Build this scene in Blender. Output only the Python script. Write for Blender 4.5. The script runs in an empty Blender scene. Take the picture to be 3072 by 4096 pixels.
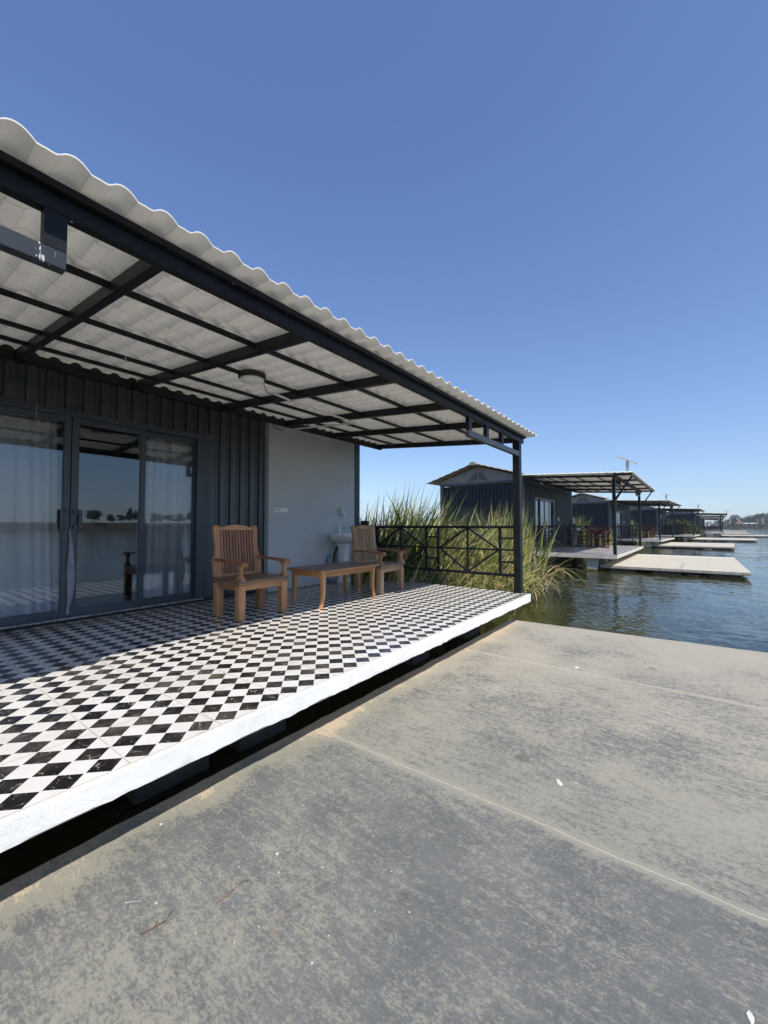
import bpy, math, random
from mathutils import Vector, Matrix, noise
from math import radians, sin, cos, pi, sqrt, atan2
random.seed(7)
sc = bpy.context.scene
COL = sc.collection

# ---------------------------------------------------------------- camera
F_PX, YAW, PITCH = 1626.48, 0.6446, 0.0343
cd = bpy.data.cameras.new('camera'); cam = bpy.data.objects.new('camera', cd); COL.objects.link(cam)
cam.location = (-0.3875, -1.8188, 0.9538)
fw = Vector((cos(YAW)*cos(PITCH), sin(YAW)*cos(PITCH), sin(PITCH)))
rt = Vector((sin(YAW), -cos(YAW), 0)); up = rt.cross(fw)
cam.rotation_euler = Matrix((rt, up, -fw)).transposed().to_euler()
cd.sensor_fit = 'VERTICAL'; cd.sensor_height = 24.0; cd.lens = 24.0*F_PX/4096
cd.clip_start = 0.02; cd.clip_end = 6000
sc.camera = cam

# ---------------------------------------------------------------- world, sun, exposure
SUN = Vector((-0.32, -0.725, 1.0)).normalized()
w = bpy.data.worlds.new('World'); sc.world = w; w.use_nodes = True
nt = w.node_tree; bg = nt.nodes['Background']
sky = nt.nodes.new('ShaderNodeTexSky'); sky.sky_type = 'NISHITA'; sky.sun_disc = False
sky.sun_elevation = math.asin(SUN.z); sky.sun_rotation = atan2(SUN.x, SUN.y) % (2*pi)
sky.altitude = 50; sky.air_density = 1.0; sky.dust_density = 0.15; sky.ozone_density = 2.6
def vm(op, a, b):      # gentle highlight roll-off and colour balance of the sky
    q = nt.nodes.new('ShaderNodeVectorMath'); q.operation = op; nt.links.new(a, q.inputs[0])
    if isinstance(b, tuple): q.inputs[1].default_value = b
    else: nt.links.new(b, q.inputs[1])
    return q.outputs[0]
den = vm('ADD', vm('MULTIPLY', sky.outputs[0], (.10, .075, .085)), (1, 1, 1))
nt.links.new(vm('DIVIDE', vm('MULTIPLY', sky.outputs[0], (.755, .81, 1.06)), den), bg.inputs[0]); bg.inputs[1].default_value = 0.15
sl = bpy.data.lights.new('sun', 'SUN'); sl.energy = 3.5; sl.angle = radians(0.53); sl.color = (1, 0.95, 0.86)
so = bpy.data.objects.new('sun', sl); COL.objects.link(so)
so.rotation_euler = SUN.to_track_quat('Z', 'Y').to_euler(); so.location = (0, 0, 30)
sc.view_settings.view_transform = 'Standard'; sc.view_settings.look = 'None'
sc.view_settings.exposure = 0.58; sc.view_settings.gamma = 1.0
sc.render.engine = 'CYCLES'
sc.cycles.max_bounces = 10; sc.cycles.transparent_max_bounces = 24
sc.cycles.caustics_reflective = False; sc.cycles.caustics_refractive = False

# ---------------------------------------------------------------- material helpers
class NT:
    def __init__(s, name, base=(.5, .5, .5), rough=.6, metal=0.0, spec=0.5):
        s.m = bpy.data.materials.new(name); s.m.use_nodes = True
        s.t = s.m.node_tree; s.b = s.t.nodes['Principled BSDF']; s.out = s.t.nodes['Material Output']
        s.set(s.b.inputs['Base Color'], base); s.b.inputs['Roughness'].default_value = rough
        s.b.inputs['Metallic'].default_value = metal; s.b.inputs['Specular IOR Level'].default_value = spec
        s._c = None
    def set(s, sock, v):
        if hasattr(v, 'links') or isinstance(v, bpy.types.NodeSocket): s.t.links.new(v, sock)
        elif isinstance(v, (tuple, list)) and len(v) == 3 and sock.type == 'RGBA': sock.default_value = (*v, 1)
        else: sock.default_value = v
    def n(s, typ, **kw):
        nd = s.t.nodes.new(typ)
        for k, v in kw.items(): setattr(nd, k, v)
        return nd
    def co(s):
        if s._c is None: s._c = s.n('ShaderNodeTexCoord').outputs['Object']
        return s._c
    def mapped(s, scale=(1, 1, 1), rot=(0, 0, 0), loc=(0, 0, 0)):
        m = s.n('ShaderNodeMapping'); s.set(m.inputs[0], s.co())
        m.inputs['Scale'].default_value = scale; m.inputs['Rotation'].default_value = rot; m.inputs['Location'].default_value = loc
        return m.outputs[0]
    def xyz(s, v=None):
        x = s.n('ShaderNodeSeparateXYZ'); s.set(x.inputs[0], v or s.co()); return x.outputs
    def math(s, op, a, b=0.0, c=0.0):
        m = s.n('ShaderNodeMath', operation=op)
        s.set(m.inputs[0], a); s.set(m.inputs[1], b); s.set(m.inputs[2], c); return m.outputs[0]
    def noise(s, scale=5, detail=4, rough=.55, vec=None, dist=0.0):
        q = s.n('ShaderNodeTexNoise'); s.set(q.inputs['Vector'], vec or s.co())
        q.inputs['Scale'].default_value = scale; q.inputs['Detail'].default_value = detail
        q.inputs['Roughness'].default_value = rough; q.inputs['Distortion'].default_value = dist; return q.outputs[0]
    def vor(s, scale=5, feature='F1', vec=None, out='Distance', rnd=1.0):
        q = s.n('ShaderNodeTexVoronoi', feature=feature); s.set(q.inputs['Vector'], vec or s.co())
        q.inputs['Scale'].default_value = scale; q.inputs['Randomness'].default_value = rnd; return q.outputs[out]
    def ramp(s, v, a, b, smooth=True):
        m = s.n('ShaderNodeMapRange'); m.interpolation_type = 'SMOOTHSTEP' if smooth else 'LINEAR'
        s.set(m.inputs[0], v); m.inputs[1].default_value = a; m.inputs[2].default_value = b; return m.outputs[0]
    def mix(s, f, a, b):
        m = s.n('ShaderNodeMix', data_type='RGBA'); s.set(m.inputs[0], f); s.set(m.inputs[6], a); s.set(m.inputs[7], b)
        return m.outputs[2]
    def bump(s, h, strength=.3, dist=.01, nrm=None):
        b = s.n('ShaderNodeBump'); s.set(b.inputs['Height'], h); b.inputs['Strength'].default_value = strength
        b.inputs['Distance'].default_value = dist
        if nrm is not None: s.set(b.inputs['Normal'], nrm)
        return b.outputs[0]
    def done(s, col=None, rough=None, nrm=None):
        if col is not None: s.set(s.b.inputs['Base Color'], col)
        if rough is not None: s.set(s.b.inputs['Roughness'], rough)
        if nrm is not None: s.set(s.b.inputs['Normal'], nrm)
        return s.m

M = {}
# checkered marble tile: diamonds of 0.1333 m, ceramic joints every 0.4 m
def mk_tile():
    s = NT('checkered_tile', rough=.16); D = .13333
    x, y, z = s.xyz()
    p = s.math('DIVIDE', s.math('ADD', x, y), D); q = s.math('DIVIDE', s.math('SUBTRACT', x, y), D)
    par = s.math('FLOORED_MODULO', s.math('ADD', s.math('FLOOR', p), s.math('FLOOR', q)), 2)
    ep = s.math('ABSOLUTE', s.math('SUBTRACT', s.math('FRACT', p), .5)); eq = s.math('ABSOLUTE', s.math('SUBTRACT', s.math('FRACT', q), .5))
    inside = s.ramp(s.math('MAXIMUM', ep, eq), .488, .478)
    black = s.math('MULTIPLY', par, inside)
    cell = s.n('ShaderNodeCombineXYZ'); s.set(cell.inputs[0], s.math('FLOOR', p)); s.set(cell.inputs[1], s.math('FLOOR', q))
    wn = s.n('ShaderNodeTexWhiteNoise', noise_dimensions='2D'); s.set(wn.inputs[0], cell.outputs[0])
    off = s.n('ShaderNodeVectorMath', operation='MULTIPLY_ADD'); s.set(off.inputs[0], wn.outputs[1]); off.inputs[1].default_value = (3, 3, 3); s.set(off.inputs[2], s.co())
    warp = s.n('ShaderNodeVectorMath', operation='ADD'); s.set(warp.inputs[0], off.outputs[0])
    nn = s.n('ShaderNodeTexNoise'); s.set(nn.inputs['Vector'], off.outputs[0]); nn.inputs['Scale'].default_value = 22; nn.inputs['Detail'].default_value = 4
    sc_ = s.n('ShaderNodeVectorMath', operation='SCALE'); s.set(sc_.inputs[0], nn.outputs[1]); sc_.inputs['Scale'].default_value = .05
    s.set(warp.inputs[1], sc_.outputs[0])
    v1 = s.vor(11, 'DISTANCE_TO_EDGE', warp.outputs[0]); v2 = s.vor(26, 'DISTANCE_TO_EDGE', warp.outputs[0])
    m1 = s.ramp(s.noise(14, 3, .6, off.outputs[0]), .50, .62); m2 = s.ramp(s.noise(20, 3, .6, warp.outputs[0]), .54, .62)
    vein = s.math('MAXIMUM', s.math('MULTIPLY', s.ramp(v1, .016, .004), m1), s.math('MULTIPLY', s.math('MULTIPLY', s.ramp(v2, .03, .006), m2), .6))
    bcol = s.mix(s.math('MULTIPLY', vein, .8), s.mix(s.noise(9, 3), (.008, .007, .008), (.022, .018, .018)), (.55, .5, .4))
    wcol = s.mix(s.ramp(s.noise(7, 5, .6, warp.outputs[0]), .35, .75), (.76, .735, .71), (.70, .66, .62))
    wv = s.math('MULTIPLY', s.ramp(s.vor(5, 'DISTANCE_TO_EDGE', warp.outputs[0]), .008, .001), s.ramp(s.noise(6, 2), .5, .62))
    wcol = s.mix(s.math('MULTIPLY', wv, .35), wcol, (.4, .38, .36))
    col = s.mix(black, s.mix(s.math('MULTIPLY', par, .7), wcol, (.82, .81, .79)), bcol)
    def joint(c, o):
        f = s.math('FRACT', s.math('DIVIDE', s.math('SUBTRACT', c, o), .4))
        return s.ramp(s.math('ABSOLUTE', s.math('SUBTRACT', f, .5)), .4915, .4955)
    j = s.math('MAXIMUM', joint(x, .3333), joint(y, 0.0))
    dirt = s.ramp(s.noise(2.2, 6, .65), .42, .68)
    jc = s.mix(dirt, (.55, .50, .43), (.36, .30, .22))
    col = s.mix(s.math('MULTIPLY', j, .9), col, jc)
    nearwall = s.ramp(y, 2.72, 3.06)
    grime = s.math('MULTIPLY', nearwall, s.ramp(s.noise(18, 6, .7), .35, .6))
    spots = s.math('MULTIPLY', s.ramp(s.vor(9, 'F1'), .035, .02), s.ramp(s.noise(3, 2), .55, .6))
    col = s.mix(s.math('MULTIPLY', dirt, .22), col, (.40, .35, .28))
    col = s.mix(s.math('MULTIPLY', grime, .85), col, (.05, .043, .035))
    col = s.mix(s.math('MULTIPLY', spots, .6), col, (.55, .52, .47))
    rough = s.math('ADD', .13, s.math('MULTIPLY', s.noise(30, 5, .7), .22))
    h = s.math('SUBTRACT', 1.0, s.math('MAXIMUM', j, s.math('MULTIPLY', s.ramp(s.math('MAXIMUM', ep, eq), .478, .495), .25)))
    return s.done(col, s.math('ADD', rough, s.math('MULTIPLY', grime, .5)), s.bump(h, .4, .002))
M['tile'] = mk_tile()

def mk_dock(name, worn):
    s = NT(name, rough=.8); x, y, z = s.xyz()
    st = s.mapped((1, 1.0, 1), (0, 0, radians(20)))
    big = s.noise(.8, 5, .6); big2 = s.noise(2.3, 6, .62, s.mapped((1, .6, 1), (0, 0, radians(15)), (7, 3, 0)))
    mid = s.noise(24, 9, .80, st); fine = s.noise(110, 7, .84, s.mapped((1, .5, 1), (0, 0, radians(35))))
    brush = s.noise(34, 5, .75, s.mapped((1, .16, 1), (0, 0, radians(-18)), (3, 1, 0)))
    edge = s.math('MULTIPLY', s.ramp(s.math('ADD', y, s.math('MULTIPLY', big2, .45)), .20, .56), .27)
    endx = s.math('MULTIPLY', s.ramp(x, 3.6, 5.4), .05)
    far = s.math('MULTIPLY', s.math('ADD', s.ramp(x, 1.45, 1.60), s.math('MULTIPLY', s.ramp(s.noise(.55, 2, .5, s.mapped((1, 1, 1), (0, 0, 0), (2.2, 5.1, 0))), .45, .62), s.ramp(x, 1.6, 2.4))), .040)
    f = s.math('ADD', s.math('MULTIPLY', mid, .36), s.math('ADD', s.math('MULTIPLY', fine, .56), s.math('ADD', s.math('MULTIPLY', brush, .26), s.math('ADD', s.math('MULTIPLY', big, .17), s.math('MULTIPLY', big2, .20)))))
    f = s.math('ADD', f, s.math('ADD', edge, s.math('ADD', endx, far)))
    f = s.math('ADD', f, worn-.040)
    # joints (cement fillets) at two slab lines
    jw = s.math('MULTIPLY', s.math('SUBTRACT', s.noise(5, 5, .7), .5), .05)
    def jt(x0):
        d = s.math('ABSOLUTE', s.math('SUBTRACT', s.math('ADD', x, jw), x0))
        return d
    d = s.math('MINIMUM', jt(1.573), jt(3.785))
    jm = s.math('MULTIPLY', s.ramp(d, .0065, .002), s.ramp(s.noise(12, 4, .7), .30, .45))
    near = s.math('MULTIPLY', s.ramp(s.math('SUBTRACT', d, s.math('MULTIPLY', s.noise(8, 4), .03)), .03, .0), .07)
    f = s.math('ADD', f, near)
    sand = s.ramp(f, .705, .825); sand2 = s.ramp(f, .90, .97)
    paint = s.mix(s.ramp(s.noise(3, 5, .6), .3, .7), (.104, .110, .108), (.150, .153, .146))
    paint = s.mix(s.ramp(s.noise(90, 3, .8), .45, .7), paint, (.155, .158, .150))
    tone = s.mix(s.ramp(x, 1.4, 3.2), (.34, .32, .255), (.46, .41, .32))
    col = s.mix(s.math('MULTIPLY', sand, .74), paint, tone)
    col = s.mix(sand2, col, (.52, .425, .305))
    col = s.mix(jm, col, (.44, .40, .32))
    wv_ = s.n('ShaderNodeVectorMath', operation='ADD'); s.set(wv_.inputs[0], s.co()); nz_ = s.n('ShaderNodeTexNoise'); s.set(nz_.inputs['Vector'], s.co()); nz_.inputs['Scale'].default_value = 4; nz_.inputs['Detail'].default_value = 5
    sc2 = s.n('ShaderNodeVectorMath', operation='SCALE'); s.set(sc2.inputs[0], nz_.outputs[1]); sc2.inputs['Scale'].default_value = .35; s.set(wv_.inputs[1], sc2.outputs[0])
    ck = s.math('MULTIPLY', s.ramp(s.vor(.85, 'DISTANCE_TO_EDGE', wv_.outputs[0]), .0035, .0008), s.ramp(s.noise(1.1, 3), .57, .62))
    damp = s.ramp(s.noise(1.7, 6, .7, s.mapped((1, 1, 1), (0, 0, 0), (9, 1, 0))), .55, .75)
    col = s.mix(s.math('MULTIPLY', damp, .28), col, (.085, .088, .085))
    stain = s.math('MULTIPLY', s.ramp(s.vor(2.1, 'F1'), .10, .06), s.ramp(s.noise(1.3, 2), .52, .56))
    col = s.mix(s.math('MULTIPLY', stain, .5), col, (.10, .09, .075))
    vv = s.n('ShaderNodeTexVoronoi'); s.set(vv.inputs['Vector'], s.co()); vv.inputs['Scale'].default_value = 5.5
    rr = s.n('ShaderNodeSeparateXYZ'); s.set(rr.inputs[0], vv.outputs['Color'])
    wob = s.math('ADD', vv.outputs['Distance'], s.math('MULTIPLY', s.noise(70, 2), .05))
    drop = s.math('MULTIPLY', s.math('LESS_THAN', wob, s.math('ADD', .035, s.math('MULTIPLY', rr.outputs[1], .05))), s.math('GREATER_THAN', rr.outputs[0], .86))
    col = s.mix(s.math('MULTIPLY', drop, .85), col, (.72, .70, .64))
    h = s.math('ADD', s.math('MULTIPLY', fine, .8), s.math('ADD', s.math('MULTIPLY', mid, .6), s.math('MULTIPLY', jm, .8)))
    return s.done(col, None, s.bump(h, .55, .006))
M['dock'] = mk_dock('worn_painted_concrete', 0.0)

def simple(name, col, rough=.6, metal=0, spec=.5, var=None, vs=4, bs=0, bd=.004, bscale=40, det=4):
    s = NT(name, col, rough, metal, spec)
    c = None; nrm = None
    if var: c = s.mix(s.ramp(s.noise(vs, det, .65), .32, .68), col, var)
    if bs: nrm = s.bump(s.noise(bscale, 5, .7), bs, bd)
    return s.done(c, None, nrm)

def mk_conc(name, a, b, pits=True, wet=None, bs=.5, grime=False):
    s = NT(name, a, .85); x, y, z = s.xyz()
    n1 = s.noise(3, 8, .7); n2 = s.noise(35, 6, .75)
    col = s.mix(s.ramp(s.math('ADD', s.math('MULTIPLY', n1, .6), s.math('MULTIPLY', n2, .4)), .38, .66), a, b)
    if pits:
        pit = s.math('MULTIPLY', s.ramp(s.vor(55), .16, .08), s.ramp(s.noise(6, 3), .52, .6))
        col = s.mix(s.math('MULTIPLY', pit, .6), col, (.25, .25, .24))
    if wet is not None:
        wn = s.math('ADD', z, s.math('MULTIPLY', n1, .12))
        col = s.mix(s.ramp(wn, wet+.02, wet-.04), col, (.10, .075, .03))
    if grime:
        gz = s.math('MULTIPLY', s.ramp(s.math('ADD', z, s.math('MULTIPLY', s.noise(8, 6, .75, s.mapped((1, 1, .4))), .13)), -.005, -.065), s.ramp(s.noise(2.5, 4, .6), .46, .62))
        col = s.mix(s.math('MULTIPLY', gz, .55), col, (.42, .40, .34))
        dr = s.math('MULTIPLY', s.ramp(s.noise(26, 4, .7, s.mapped((1, 1, .10))), .60, .68), s.ramp(s.noise(1.4, 3), .5, .58)); col = s.mix(s.math('MULTIPLY', dr, .35), col, (.40, .38, .33))
    h = s.math('ADD', n2, s.math('MULTIPLY', s.noise(9, 5, .7), 1.2))
    return s.done(col, None, s.bump(h, bs, .012))
M['whitewash'] = mk_conc('white_painted_concrete', (.83, .82, .795), (.73, .72, .70), bs=.28, grime=True)
M['deck_edge'] = mk_conc('weathered_whitewash', (.62, .58, .50), (.42, .39, .33))
M['pier'] = mk_conc('pier_concrete', (.48, .43, .34), (.36, .33, .27), wet=-.42)
M['pier_shaded'] = mk_conc('shaded_pier_concrete', (.14, .13, .11), (.07, .065, .055))  # pier concrete darkened to put the shade under the deck into its colour
M['under'] = mk_conc('dark_float_concrete', (.16, .13, .10), (.07, .06, .045))
def mk_dockfar():
    s = NT('bleached_dock_concrete', (.6, .54, .44), .85); x, y, z = s.xyz()
    st = s.noise(5, 7, .75, s.mapped((1, .22, 1))); n2 = s.noise(14, 7, .8)
    f = s.math('ADD', s.math('MULTIPLY', st, .6), s.math('MULTIPLY', n2, .4))
    c = s.mix(s.ramp(f, .40, .60), (.42, .385, .31), (.62, .565, .46))
    rim = s.ramp(s.math('ADD', x, s.math('MULTIPLY', n2, .3)), 6.2, 6.6); c = s.mix(s.math('MULTIPLY', rim, .6), c, (.72, .69, .62))
    jx = s.math('ABSOLUTE', s.math('SUBTRACT', s.math('ADD', x, s.math('MULTIPLY', st, .12)), 2.5)); c = s.mix(s.math('MULTIPLY', s.ramp(jx, .05, .01), .5), c, (.74, .69, .58))
    jx = s.math('ABSOLUTE', s.math('SUBTRACT', s.math('ADD', x, s.math('MULTIPLY', st, .12)), 4.9)); c = s.mix(s.math('MULTIPLY', s.ramp(jx, .05, .01), .5), c, (.74, .69, .58))
    ck = s.ramp(s.math('ABSOLUTE', s.math('ADD', y, s.math('ADD', 1.65, s.math('MULTIPLY', s.math('SUBTRACT', s.noise(3, 6, .7), .5), .5)))), .022, .008)
    ck = s.math('MULTIPLY', ck, s.ramp(x, 3.2, 2.6)); c = s.mix(s.math('MULTIPLY', ck, .75), c, (.10, .09, .07))
    return s.done(c, None, s.bump(f, .4, .02))
M['dock_far'] = mk_dockfar()
M['dock_side'] = mk_conc('dock_side_concrete', (.44, .40, .35), (.28, .26, .23))

def mk_steel():
    s = NT('black_painted_steel', (.012, .013, .016), .42, 0, .22)
    c = s.mix(s.ramp(s.noise(5, 4, .6), .35, .65), (.0075, .008, .010), (.013, .0145, .018))
    v = s.n('ShaderNodeTexVoronoi'); s.set(v.inputs['Vector'], s.mapped((1, 1, .45))); v.inputs['Scale'].default_value = 26
    r = s.n('ShaderNodeSeparateXYZ'); s.set(r.inputs[0], v.outputs['Color'])
    chip = s.math('MULTIPLY', s.math('LESS_THAN', v.outputs['Distance'], .16), s.math('GREATER_THAN', r.outputs[0], .955))
    chip = s.math('MULTIPLY', chip, s.ramp(s.noise(1.5, 2), .45, .52))
    c = s.mix(chip, c, (.5, .5, .47))
    return s.done(c, s.math('ADD', .34, s.math('MULTIPLY', s.noise(12, 4), .2)), s.bump(s.noise(14, 3), .12, .003))
M['steel'] = mk_steel()
def mk_chippy():
    s = NT('chipped_painted_steel', (.03, .035, .045), .4)
    z = s.xyz()
    st = s.ramp(s.noise(30, 4, .7, s.mapped((1, 1, .25))), .64, .70)
    sp = s.math('LESS_THAN', s.vor(32, 'F1', s.mapped((1, 1, .6))), .12)
    k = s.math('MULTIPLY', s.math('MAXIMUM', st, sp), s.ramp(s.noise(4, 2), .47, .55))
    return s.done(s.mix(k, (.024, .028, .036), (.6, .6, .57)))
M['chipped'] = mk_chippy()

def mk_corr(name, a, b):
    s = NT(name, a, .30); s.b.inputs['Coat Weight'].default_value = .25; s.b.inputs['Coat Roughness'].default_value = .18
    n1 = s.noise(1.3, 4, .6, s.mapped((1, 1, .35)))
    c = s.mix(s.ramp(n1, .35, .65), a, b)
    dust = s.ramp(s.noise(40, 4, .75, s.mapped((1, 1, .2))), .56, .75)
    c = s.mix(s.math('MULTIPLY', dust, .12), c, (.2, .2, .2))
    return s.done(c, s.math('ADD', .26, s.math('MULTIPLY', s.noise(9, 4), .16)), s.bump(s.noise(2.6, 2), .25, .01))
M['corr'] = mk_corr('slate_blue_corrugated_steel', (.040, .051, .063), (.053, .066, .080))
M['corr_far'] = simple('navy_corrugated_steel', (.010, .018, .029), .5, 0, .3, (.014, .023, .036), 2)
M['frame'] = simple('grey_blue_aluminium', (.050, .063, .082), .38, 0, .5, (.042, .054, .071), 3)
M['grey'] = simple('grey_cement_paint', (.53, .565, .59), .75, 0, .35, (.48, .515, .54), 1.6, .18, .004, 30)
M['greytrim'] = simple('dark_grey_paint', (.075, .092, .112), .6, 0, .4, (.06, .075, .09), 2)
M['gable'] = simple('pale_grey_gable_board', (.30, .315, .32), .8, 0, .3, (.24, .25, .255), 2, .1)
M['slit'] = simple('vent_dark', (.01, .011, .012), .9)

def mk_roof():
    s = NT('pale_roof_sheet', (.72, .70, .64), .42)
    c = s.mix(s.ramp(s.noise(5, 5, .6), .35, .7), (.90, .885, .85), (.84, .825, .79))
    d = s.math('MULTIPLY', s.ramp(s.noise(42, 5, .8, s.mapped((1, .6, 1))), .64, .70), s.ramp(s.noise(7, 3), .55, .62))
    c = s.mix(s.math('MULTIPLY', d, .8), c, (.10, .09, .07))
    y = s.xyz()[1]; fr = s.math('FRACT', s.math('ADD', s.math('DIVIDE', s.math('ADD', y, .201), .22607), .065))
    dd = s.math('ABSOLUTE', s.math('SUBTRACT', fr, .5)); seam_shade = s.math('MULTIPLY', s.ramp(dd, .462, .494), s.ramp(s.noise(9, 4), .2, .45))
    c = s.mix(s.math('MULTIPLY', seam_shade, .42), c, (.20, .185, .15))  # occlusion shade painted as a dark line along each course step
    x = s.xyz()[0]; fx = s.math('FRACT', s.math('DIVIDE', s.math('ADD', x, 5.4325-.0877), .162)); hx = s.math('MULTIPLY', s.math('ABSOLUTE', s.math('SUBTRACT', fx, .5)), 2)
    pan = s.math('SUBTRACT', 1.0, hx); cr = s.ramp(s.math('ABSOLUTE', s.math('SUBTRACT', pan, .56)), .06, .0)
    c = s.mix(s.math('MULTIPLY', cr, .22), c, (.22, .20, .165))
    m = s.done(c)
    # thin plastic sheet: a little daylight passes through it
    tr = s.n('ShaderNodeBsdfTranslucent'); tr.inputs[0].default_value = (.84, .81, .75, 1)
    mx = s.n('ShaderNodeMixShader'); mx.inputs[0].default_value = .27
    s.t.links.new(s.b.outputs[0], mx.inputs[1]); s.t.links.new(tr.outputs[0], mx.inputs[2]); s.t.links.new(mx.outputs[0], s.out.inputs[0])
    return m
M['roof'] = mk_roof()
M['roof_old'] = mk_conc('mossy_roof_tile', (.36, .345, .30), (.22, .21, .18), pits=False, bs=.3)

def mk_wood(name, a, b, axis, rough=.5, c3=None):
    s = NT(name, a, rough)
    scl = {'x': (.06, 1, 1), 'y': (1, .06, 1), 'z': (1, 1, .06)}[axis]
    g = s.noise(42, 6, .65, s.mapped(scl), .12); g2 = s.noise(7, 4, .6, s.mapped(tuple(min(1, v*3) for v in scl)))
    c = s.mix(s.ramp(g, .35, .68), a, b)
    c = s.mix(s.math('MULTIPLY', s.ramp(g2, .45, .7), .55), c, c3 or tuple(v*.55 for v in a))
    gn = s.n('ShaderNodeObjectInfo')
    br = s.math('ADD', .80, s.math('MULTIPLY', gn.outputs['Random'], .38))
    hv = s.n('ShaderNodeHueSaturation'); s.set(hv.inputs['Value'], br); s.set(hv.inputs['Color'], c)
    nick = s.math('MULTIPLY', s.ramp(s.noise(60, 3, .7, s.mapped(scl)), .70, .74), s.ramp(s.noise(5, 2), .55, .6))
    cc = s.mix(s.math('MULTIPLY', nick, .7), hv.outputs[0], (.6, .5, .38))
    return s.done(cc, s.math('ADD', rough-.08, s.math('MULTIPLY', g, .2)), s.bump(g, .35, .002))
for ax in 'xyz':
    M['honey_'+ax] = mk_wood('honey_teak_'+ax, (.42, .20, .088), (.57, .30, .14), ax)
    M['brown_'+ax] = mk_wood('reddish_teak_'+ax, (.30, .125, .062), (.43, .20, .105), ax)
    M['worn_'+ax] = mk_wood('weathered_teak_'+ax, (.36, .215, .12), (.50, .33, .195), ax, .6)
M['seatwood'] = mk_wood('dark_seat_teak', (.17, .105, .07), (.25, .16, .11), 'x', .34)
M['tablewood'] = mk_wood('dark_table_top', (.15, .095, .062), (.22, .14, .095), 'x', .38)
M['oak_z'] = mk_wood('golden_table_teak_z', (.44, .215, .078), (.58, .31, .125), 'z')
M['oak_x'] = mk_wood('golden_table_teak_x', (.44, .215, .078), (.58, .31, .125), 'x')
M['red'] = simple('red_brown_paint', (.16, .028, .02), .5, 0, .5, (.10, .018, .014), 6)

M['ceramic'] = simple('white_ceramic', (.80, .80, .80), .12)
M['chrome'] = simple('chrome', (.75, .76, .78), .1, 1)
M['plastic'] = simple('white_plastic', (.86, .86, .84), .35)
M['plasticgrey'] = simple('grey_plastic', (.42, .43, .44), .4)
M['clearplastic'] = simple('frosted_plastic', (.58, .60, .61), .25)
M['socket'] = simple('socket_holes', (.03, .03, .03), .5)
M['bluepipe'] = simple('blue_pvc', (.03, .22, .46), .35)
M['rubber'] = simple('black_rubber', (.01, .01, .01), .6)
M['lampglass'] = simple('opal_lamp_cover', (.88, .88, .86), .4)
M['lampring'] = simple('white_lamp_ring', (.85, .85, .83), .35)
M['pinkwire'] = simple('pink_wire', (.35, .16, .14), .6)
M['string'] = simple('old_string', (.45, .42, .36), .9)
M['twig'] = simple('dry_twig', (.33, .27, .19), .8, 0, .3, (.2, .1, .06), 30)
M['twigred'] = simple('reddish_twig', (.15, .085, .06), .8)
M['petal'] = simple('dry_petal', (.55, .48, .33), .8, 0, .3, (.6, .58, .52), 20)
M['shell'] = simple('pale_paint_flake', (.62, .60, .54), .7)
M['interior'] = simple('interior_wall', (.32, .31, .30), .8)
M['floorin'] = simple('interior_floor', (.20, .17, .14), .5)
M['sill'] = simple('bright_sill_edge', (.42, .43, .45), .4, 0, .5, (.15, .15, .16), 18)
M['blackgap'] = simple('black_recess_shade', (.012, .012, .012), .7)  # plain black for the dark of the recess below the sill
M['panel'] = simple('solar_panel_face', (.03, .04, .06), .15)
M['paleplastic'] = simple('pale_lamp_housing', (.60, .62, .64), .4)

def mk_curtain():
    s = NT('lilac_grey_curtain', (.50, .48, .56), .9)
    wv = s.noise(160, 2, .5, s.mapped((1, 1, .4)))
    c = s.mix(wv, (.62, .61, .64), (.78, .77, .80))
    m = s.done(c, None, s.bump(wv, .2, .002))
    tr = s.n('ShaderNodeBsdfTranslucent'); tr.inputs[0].default_value = (.4, .39, .45, 1)
    mx = s.n('ShaderNodeMixShader'); mx.inputs[0].default_value = .2
    s.t.links.new(s.b.outputs[0], mx.inputs[1]); s.t.links.new(tr.outputs[0], mx.inputs[2]); s.t.links.new(mx.outputs[0], s.out.inputs[0])
    return m
M['curtain'] = mk_curtain()
M['flap'] = simple('shaded_lilac_curtain', (.27, .26, .32), .9, 0, .2, (.34, .33, .39), 9, .3, .01, 14)  # curtain cloth with the porch shade put into a darker colour

def mk_glass():
    s = NT('tinted_window_glass'); t = s.t
    tr = s.n('ShaderNodeBsdfTransparent'); tr.inputs[0].default_value = (.94, .96, .97, 1)
    gl = s.n('ShaderNodeBsdfGlossy'); gl.inputs[0].default_value = (.80, .86, .92, 1); gl.inputs['Roughness'].default_value = .0
    nb = s.bump(s.noise(1.2, 1, .4), .02, .006); s.set(gl.inputs['Normal'], nb)
    fr = s.n('ShaderNodeFresnel'); fr.inputs[0].default_value = 1.62
    f = s.math('ADD', s.math('MULTIPLY', fr.outputs[0], .85), .02)
    f = s.math('MINIMUM', f, .95)
    mx = s.n('ShaderNodeMixShader'); s.set(mx.inputs[0], f)
    t.links.new(tr.outputs[0], mx.inputs[1]); t.links.new(gl.outputs[0], mx.inputs[2]); t.links.new(mx.outputs[0], s.out.inputs[0])
    return s.m
M['glass'] = mk_glass()

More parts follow.
